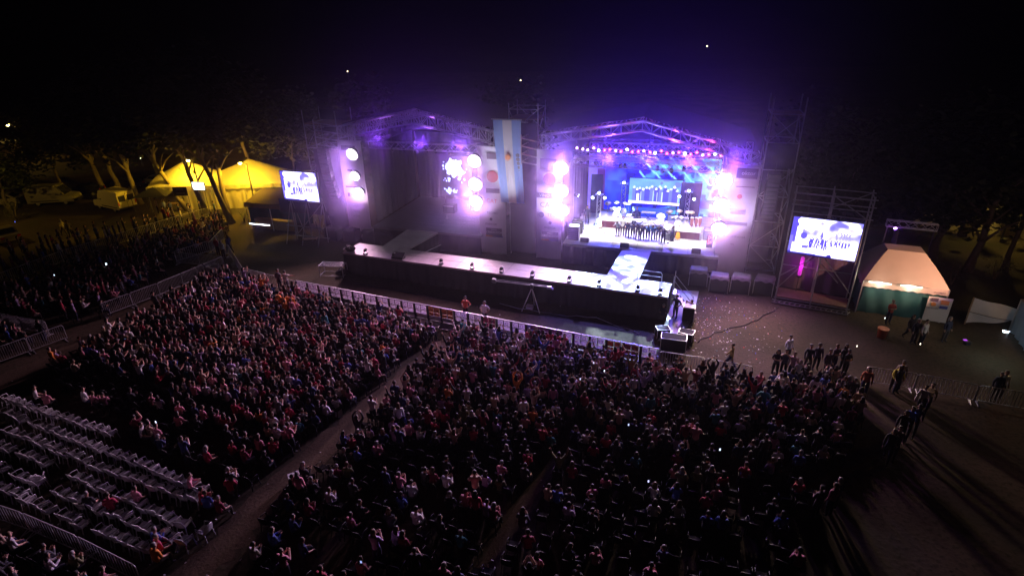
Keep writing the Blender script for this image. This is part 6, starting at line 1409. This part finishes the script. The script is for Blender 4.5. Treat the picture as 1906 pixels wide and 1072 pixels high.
block(B6, .65, 1.0, lambda x, y: .6, lambda x, y: mix(('sit', 3), ('stand', 1)), jitter=.2, seats=False, name='left edge pen')
B7 = [(1440, 712), (1590, 705), (1612, 760), (1560, 800), (1450, 770)]
block(B7, .72, .9, lambda x, y: .5, lambda x, y: mix(('stand', 4), ('hips', 1.5), ('stand_clap', 1), ('stand_phone', 1), ('fold', 1)), jitter=.2, seats=False, name='right edge')
B8 = [(80, 690), (150, 675), (215, 690), (110, 720)]
block(B8, .7, 1.0, lambda x, y: .45, lambda x, y: 'sit', jitter=.2, name='left')
# a few loners among the empty chairs and on the left dark rows
for x, y, c in ((75, 757, 5), (95, 765, 4), (165, 762, 5), (182, 768, 4), (202, 768, 4), (272, 828, 5), (286, 826, 8), (300, 832, 4), (262, 948, 4), (298, 1030, 6), (303, 1045, 3), (175, 960, 0), (215, 965, 3), (360, 925, 4), (382, 955, 3), (392, 960, 6), (415, 970, 7), (435, 930, 3), (440, 915, 5), (300, 1062, 11), (108, 692, 11), (122, 690, 3)):
    PEOPLE.append((G(x, y), CA + Rp.normal(0, .4), mix(('sit', 2), ('sit_clap', 1), ('stand', .5)), 'short', c, x, y, 'left'))
# the orange group of four near the front left, the man with both arms high, red shirts at the barrier
for x, y in ((525, 583), (533, 588), (541, 584), (549, 590), (537, 597)): PEOPLE.append((G(x, y), CA, 'stand', 'short', 11, x, y, 'left'))
for x in range(985, 1062, 13): PEOPLE.append((G(x, 652 + (x - 985) * .19), CA, 'stand', 'long', 3, x, 655, 'right'))
PEOPLE.append((G(1131, 768), CA, 'stand_up', 'short', 0, 1131, 772, 'right'))
# chairs under the sitters and in the dark half-empty rows
SEATS.sort(key=lambda s: -s[3]); seat_ind = [s for s in SEATS if s[3] > 905 and s[4] < .5][:110]; sid = {id(s) for s in seat_ind}
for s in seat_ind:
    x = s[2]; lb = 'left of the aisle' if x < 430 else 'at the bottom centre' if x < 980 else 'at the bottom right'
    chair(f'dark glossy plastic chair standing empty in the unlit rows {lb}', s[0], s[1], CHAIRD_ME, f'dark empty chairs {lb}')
def merge(name, items, material, label, cat, colors=True):
    """items: (V, loop vertex lists, face sizes, face colours, matrix)"""
    vs, lv, ls, cs = [], [], [], []; off = 0
    for V, L, S_, C_, M in items:
        vs.append(V @ M[0].T + M[1]); lv.append(L + off); ls.append(S_); off += len(V)
        if colors: cs.append(C_)
    vs = np.concatenate(vs); lv = np.concatenate(lv); ls = np.concatenate(ls)
    me = bpy.data.meshes.new(name); me.vertices.add(len(vs)); me.loops.add(len(lv)); me.polygons.add(len(ls))
    me.vertices.foreach_set('co', vs.astype(np.float32).ravel()); me.loops.foreach_set('vertex_index', lv.astype(np.int32))
    st = np.concatenate(([0], np.cumsum(ls)[:-1])); me.polygons.foreach_set('loop_start', st.astype(np.int32)); me.polygons.foreach_set('loop_total', ls.astype(np.int32)); me.polygons.foreach_set('use_smooth', np.ones(len(ls), bool))
    me.update(calc_edges=True); me.materials.append(material)
    if colors: at = me.attributes.new('Col', 'FLOAT_COLOR', 'FACE'); cs = np.concatenate(cs); at.data.foreach_set('color', np.concatenate([cs, np.ones((len(cs), 1))], 1).astype(np.float32).ravel())
    o = bpy.data.objects.new(name, me); COL.objects.link(o); return tag(o, label, cat, None, 'stuff')
def arrays(me):
    V = np.empty(len(me.vertices) * 3, np.float32); me.vertices.foreach_get('co', V); L = np.empty(len(me.loops), np.int32); me.loops.foreach_get('vertex_index', L); S_ = np.empty(len(me.polygons), np.int32); me.polygons.foreach_get('loop_total', S_); mi = np.empty(len(me.polygons), np.int32); me.polygons.foreach_get('material_index', mi)
    return V.reshape(-1, 3), L, S_, mi
def xf(loc, rz, sc=1.0): c, s = math.cos(rz), math.sin(rz); return np.array([[c, -s, 0], [s, c, 0], [0, 0, 1]]) * sc, np.array(loc)
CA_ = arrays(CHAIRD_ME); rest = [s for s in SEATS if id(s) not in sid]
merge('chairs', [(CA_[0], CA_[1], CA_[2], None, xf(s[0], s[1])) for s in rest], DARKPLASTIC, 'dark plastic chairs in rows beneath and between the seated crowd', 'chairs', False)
# the nearest spectators as individuals, the rest as one crowd
PEOPLE.sort(key=lambda q: -q[6]); vis = [q for q in PEOPLE if q[6] < 1100 and -5 < q[5] < 1911]; IND = vis[:238]; iid = {id(q) for q in IND}
POSE_TXT = {'sit': 'sitting', 'sit_clap': 'sitting clapping', 'sit_phone': 'sitting, hand raised', 'stand': 'standing', 'stand_clap': 'standing clapping', 'stand_up': 'arms high', 'stand_phone': 'hands raised', 'stand_over': 'arms overhead', 'hips': 'hands on hips', 'fold': 'arms folded'}
def place_txt(q):
    x, y, n = q[5], q[6], q[7]
    if n == 'bottom left corner': return 'behind the bottom left barrier'
    if near_line(q[0], PATH_W) < 2.2: return ('upper dirt aisle' if y < 800 else 'middle dirt aisle' if y < 920 else 'lower dirt aisle')
    if near_line(q[0], PATH2_W) < 1.6: return 'beside narrow second aisle'
    if n == 'left': return 'near the white empty chairs' if y > 800 and x < 470 else 'at the left end of the crowd'
    c = 'left of narrow aisle' if x < 960 else 'right of narrow aisle' if x < 1250 else 'right end'
    return c + (', bottom edge' if y > 1010 else ', dark rows' if y > 920 else ', fuller rows')
groups = {}
for q in IND: groups.setdefault(f"{q[3]}-haired spectator in {SHIRTS[q[4]][0]}, {POSE_TXT[q[2]]}, {place_txt(q)}", []).append(q)
for lb, qs in groups.items():
    qs.sort(key=lambda q: q[5])
    for i, q in enumerate(qs):
        L = lb if len(qs) == 1 else f'{nth(i, len(qs))} '.replace(' from the left', ' from left') + lb
        person(L, q[0], q[1], q[2], SHIRTS[q[4]][1], q[3], 'seated and standing spectators', Rp.uniform(.9, 1.02))
PA = {k: arrays(m) for k, m in PM.items()}
SKINS = np.array([(.45, .27, .19), (.38, .22, .15), (.5, .32, .24), (.3, .17, .11)]); TR = np.array([(.02, .02, .028), (.03, .035, .07), (.06, .05, .045), (.015, .015, .015)]); HR = np.array([(.012, .009, .008), (.03, .018, .01), (.015, .01, .008), (.1, .06, .025), (.25, .23, .21)])
items = []
for q in PEOPLE:
    if id(q) in iid: continue
    V, L, S_, mi = PA[(q[2], q[3])]
    pal = np.array([SKINS[Rp.integers(4)], np.array(SHIRTS[q[4]][1]) * Rp.uniform(.8, 1.15), TR[Rp.integers(4)], HR[Rp.choice(5, p=(.34, .26, .2, .1, .1))], (.02, .018, .018)])
    items.append((V, L, S_, pal[mi], xf(q[0], q[1], Rp.uniform(.9, 1.02))))
merge('crowd', items, attr_mat('crowd_clothing'), 'dense audience of seated and standing spectators facing the stages', 'crowd')
print('PEOPLE', len(PEOPLE), 'IND', len(IND), 'seats', len(SEATS), 'crowd items', len(items), 'labels', len(groups))
# glowing phones held up here and there
for x, y, z, c, e, lb in ((198, 492, 1.4, (.7, .9, 1), 14, 'very bright phone light in the far left crowd'), (101, 512, 1.3, (.6, .75, 1), 7, 'small bright phone light at the far left'), (290, 785, 1.0, (.7, .8, 1), 6, 'phone glowing in the dark rows above the white chairs'), (1340, 836, 1.6, (.6, .85, 1), 7, 'bright phone held up at the right of the crowd'), (1170, 790, 1.9, (.5, .6, 1), 4, 'bluish phone held over a head in the centre crowd'), (1207, 895, 1.7, (.6, .6, 1), 4, 'phone held up in the dark right rows'), (1125, 690, 1.9, (.8, .8, 1), 5, 'phone held up near the front, above the red shirts'), (1105, 675, 1.8, (.8, .7, 1), 4, 'phone held up near the front barrier'), (1080, 705, 1.8, (.6, .6, 1), 4, 'phone held up by the crowd front, left one'), (672, 1045, 1.6, (.4, .5, 1), 3, 'phone held up at the very bottom of the crowd'), (28, 413, 1.8, (.1, .15, 1), 5, 'deep blue light held up at the left edge'), (1713, 640, .6, (1, .9, .7), 8, 'small light in a hand below the poster banner'), (1595, 644, .1, (1, .95, .8), 8, 'tiny light lying on the ground right of the stage'), (1647, 592, 1.0, (.9, .95, 1), 5, 'bright tablet held by the man in red')):
    phone(lb, G(x, y, z), CA + .3, 1.4 if e > 10 else .8, c, e * .35)
# bag and sheet beside the aisle
t = thing('white_board', 'white square board leaning on the ground beside the aisle', 'board', G(630, 775), .4); b = MB(); b.box((0, 0, .2), (.45, .03, .4), 0, 0, Matrix.Rotation(R(-25), 3, 'X')); b.build('board_face', PRINT_WHITE, t); b = MB(); b.bar((0, .25, 0), (0, .05, .35), .012); b.build('board_prop', DARKMETAL, t)
t = thing('cooler_box', 'pale bluish cooler box standing by the lower aisle', 'cooler', G(553, 898), .5); b = MB(); b.bbox((0, 0, .2), (.6, .4, .4), .04); b.build('box_body', mat('pale_blue_plastic', (.35, .4, .6), .4), t); b = MB(); b.bbox((0, 0, .43), (.64, .44, .07), .02); b.build('box_lid', PRINT_WHITE, t); b = MB(); b.tube([(-.3, 0, .4), (-.3, -.05, .55), (.3, -.05, .55), (.3, 0, .4)], .015); b.build('box_handle', PRINT_WHITE, t)
# ------------------------------------------------------------------ stage light (truss lamps and added fill spots) and air
COOL = (.62, .78, 1)
for u, n in ((22.6, .9), (25.0, .9), (27.6, .9), (30.4, .9)): spot('wash', S(u, n, 8.0), S(u, 3.0, 1.8), 5200, (1, .92, .88), 58, .8, .2)
for u in (23.5, 29.5): spot('wash', S(u, 4.4, 8.0), S(u + .3, 6.5, 1.8), 700, (.45, .5, 1), 80, .8, .2)
for u, n, z, c in ((24.6, 8.0, 7.8, (.1, .12, 1)), (29.0, 8.0, 7.8, (.18, .1, 1))): spot('back_wash', S(u, n, z), S(u, 0, 1.5), 6000, c, 100, .8, .2)
# cool patches thrown on the runway and the right half of the catwalk
def gobo(name, loc, target, power, col, size, scale, seed):
    o = spot(name, loc, target, power, col, size, .12, .03); L = o.data; L.use_nodes = True; n = L.node_tree; em = n.nodes['Emission']
    tc = n.nodes.new('ShaderNodeTexCoord'); mp = n.nodes.new('ShaderNodeMapping'); mp.inputs['Location'].default_value = (seed, seed * .7, 0); nz = n.nodes.new('ShaderNodeTexNoise'); nz.inputs['Scale'].default_value = scale; nz.inputs['Detail'].default_value = 2
    rp = n.nodes.new('ShaderNodeValToRGB'); rp.color_ramp.elements[0].position = .44; rp.color_ramp.elements[0].color = (.1, .13, .2, 1); rp.color_ramp.elements[1].position = .53; rp.color_ramp.elements[1].color = (1, 1, 1, 1)
    n.links.new(tc.outputs['Normal'], mp.inputs['Vector']); n.links.new(mp.outputs[0], nz.inputs['Vector']); n.links.new(nz.outputs['Fac'], rp.inputs['Fac']); n.links.new(rp.outputs['Color'], em.inputs['Strength'])
BLUEW = (.5, .7, 1)
gobo('gobo_lamp', S(25.0, .3, 8.2), G(1178, 492, 1.8), 52000, BLUEW, 26, 9, 1.0)
gobo('gobo_lamp', S(30.0, .3, 8.2), G(1205, 535, 1.8), 62000, BLUEW, 22, 10, 3.0)
gobo('gobo_lamp', S(22.5, .3, 8.2), G(1105, 524, 1.8), 52000, BLUEW, 21, 10, 5.0)
gobo('gobo_lamp', S(20.0, -.6, 8.6), G(1035, 512, 1.8), 38000, BLUEW, 13, 14, 8.0)
spot('pit_fill', S(28.5, -1.2, 9.0), G(1120, 615), 20000, (.16, .14, 1), 46, .8, .2)  # added blue spot over the front pit, no fixture modelled
spot('ground_fill', S(31.2, -1.2, 9.0), G(1400, 610), 9000, (.7, .3, 1), 62, 1.0, .2)  # added spot tinting the right-hand ground violet, no fixture modelled
spot('floor_spill', S(31, .2, 8.0), G(1275, 560), 3500, (.45, .6, 1), 16, .5, .1)
# violet and blue spots added to tint crowd, smoke and sky, fixtures not modelled
for u, tg, c, p in ((22.5, (-2, 30, 2), (.42, .12, 1), 2600), (30.5, (10, 24, 2), (.46, .14, 1), 3200), (5.0, (-14, 30, 2), (.55, .12, .9), 1500), (10.5, (-8, 28, 2), (.5, .12, 1), 1500)): spot('crowd_fill', S(u, -.2, 8.9), Vector(tg), p, c, 64, 1.0, .2)
for u, c, p in ((24.0, (.2, .08, 1), 1900), (27.0, (.14, .08, 1), 2300), (30.0, (.26, .08, 1), 1900), (20.4, (.3, .14, 1), 900), (33.0, (.34, .1, 1), 1100)): q = S(u, -.75, 8.9); spot('violet_fill', q, q - SN * 10 + Vector((0, 0, 13)), p * 4.8, c, 116, 1.0, .3)
for u, c, p in ((4.5, (.45, .14, .9), 650), (8.5, (.4, .14, 1), 700), (12.0, (.4, .15, 1), 700), (17.0, (.35, .16, 1), 1)): q = S(u, -.75, 9.4 if u < 15 else 11.9); spot('violet_fill', q, q - SN * 10 + Vector((0, 0, 13)), p * 4.8, c, 116, 1.0, .3)
for u, c, p, tg in ((24.0, (.6, .1, 1), 700, S(24, .8, 14)), (28.5, (.6, .1, 1), 700, S(28, .8, 14)), (31.0, (.9, .06, .4), 500, S(32, .8, 14)), (8.0, (.4, .12, .9), 400, S(8, .8, 14))): spot('roof_fill', S(u, .3, 9.3), tg, p, c, 120, .8, .2)  # added spots that tint the roof trusses, no fixtures modelled
for u in (22.8, 25.5, 28.5, 31.2): point('red_glow', S(u, .2, 9.75), 26, (1, .05, .12), .1)
spot('left_deck_wash', S(8.5, 3, 8.4), S(9.4, 3.4, 1.8), 520, (.12, .12, 1), 70, .8, .2)
for u, w, tu, tz, c, p in ((4.0, -3, 1.2, 5, (.95, .62, .88), 2200), (11.5, -3, 14.0, 5, (.8, .62, 1), 800), (15.0, -6.9, 16.0, 9.0, (.78, .76, 1), 4600), (20.0, -4, 19.3, 5, (.62, .55, 1), 2300), (31.5, -4, 33.8, 5, (.7, .56, 1), 2500)):
    spot('banner_fill', S(u, w, 2.2), S(tu, 0, tz), p, c, 32 if w > -5 else 38, .9, .1)          # added fill that brightens banners and flag, no lamp modelled
b = MB(); b.box((0, 0, 0), (11.4, 8.0, 5.9)); sm_ = b.build('stage_smoke', None); sm_.location = S(26.75, 4.8, 5.0); sm_.rotation_euler = (0, 0, SY); sm_.data.materials.clear(); tag(sm_, 'thin smoke given the blue of the stage light, over the band stage', 'smoke', None, 'stuff')
ms = bpy.data.materials.new('stage_smoke'); ms.use_nodes = True; n = ms.node_tree; n.nodes.remove(n.nodes['Principled BSDF'])
pv = n.nodes.new('ShaderNodeVolumePrincipled'); pv.inputs['Color'].default_value = (.2, .36, 1, 1); pv.inputs['Density'].default_value = .002; pv.inputs['Anisotropy'].default_value = .3  # blue of the stage light is put into the smoke colour
n.links.new(pv.outputs[0], n.nodes['Material Output'].inputs['Volume']); sm_.data.materials.append(ms)
s2s = []  # smoke boxes placed to carry lamp halos and the violet glow
for n0, n1, z0, z1, lb in ((-7, -.005, .03, 28, 'smoke given the violet of the stage light, in front of both stages'), (.0, 15, 12.3, 28, 'smoke given the violet of the stage light, above the stage roofs')):
    b = MB(); b.box((0, 0, 0), (62, n1 - n0, z1 - z0)); s2 = b.build('stage_smoke', None); s2.location = S(18, (n0 + n1) / 2, (z0 + z1) / 2); s2.rotation_euler = (0, 0, SY); s2.data.materials.clear(); tag(s2, lb, 'smoke', None, 'stuff'); s2s.append(s2)
m2 = bpy.data.materials.new('glare_smoke'); m2.use_nodes = True; n = m2.node_tree; n.nodes.remove(n.nodes['Principled BSDF'])
pv = n.nodes.new('ShaderNodeVolumePrincipled'); pv.inputs['Color'].default_value = (.46, .26, .98, 1); pv.inputs['Density'].default_value = .006; pv.inputs['Anisotropy'].default_value = .83  # violet of the stage light is put into this smoke's own colour
n.links.new(pv.outputs[0], n.nodes['Material Output'].inputs['Volume']); [q.data.materials.append(m2) for q in s2s]
# one box of hazy air round everything
b = MB(); b.box((0, 700, 150), (2600, 2200, 306)); hz = tag(b.build('haze', None), kind='stuff', label='thin violet tinted smoke and haze in the air', cat='haze'); hz.data.materials.clear()
m = bpy.data.materials.new('haze'); m.use_nodes = True; n = m.node_tree; n.nodes.remove(n.nodes['Principled BSDF'])
pv = n.nodes.new('ShaderNodeVolumePrincipled'); pv.inputs['Color'].default_value = (.9, .84, .96, 1); pv.inputs['Density'].default_value = .0003; pv.inputs['Anisotropy'].default_value = .95
n.links.new(pv.outputs[0], n.nodes['Material Output'].inputs['Volume']); hz.data.materials.append(m)
try: m.cycles.homogeneous_volume = True
except Exception: pass
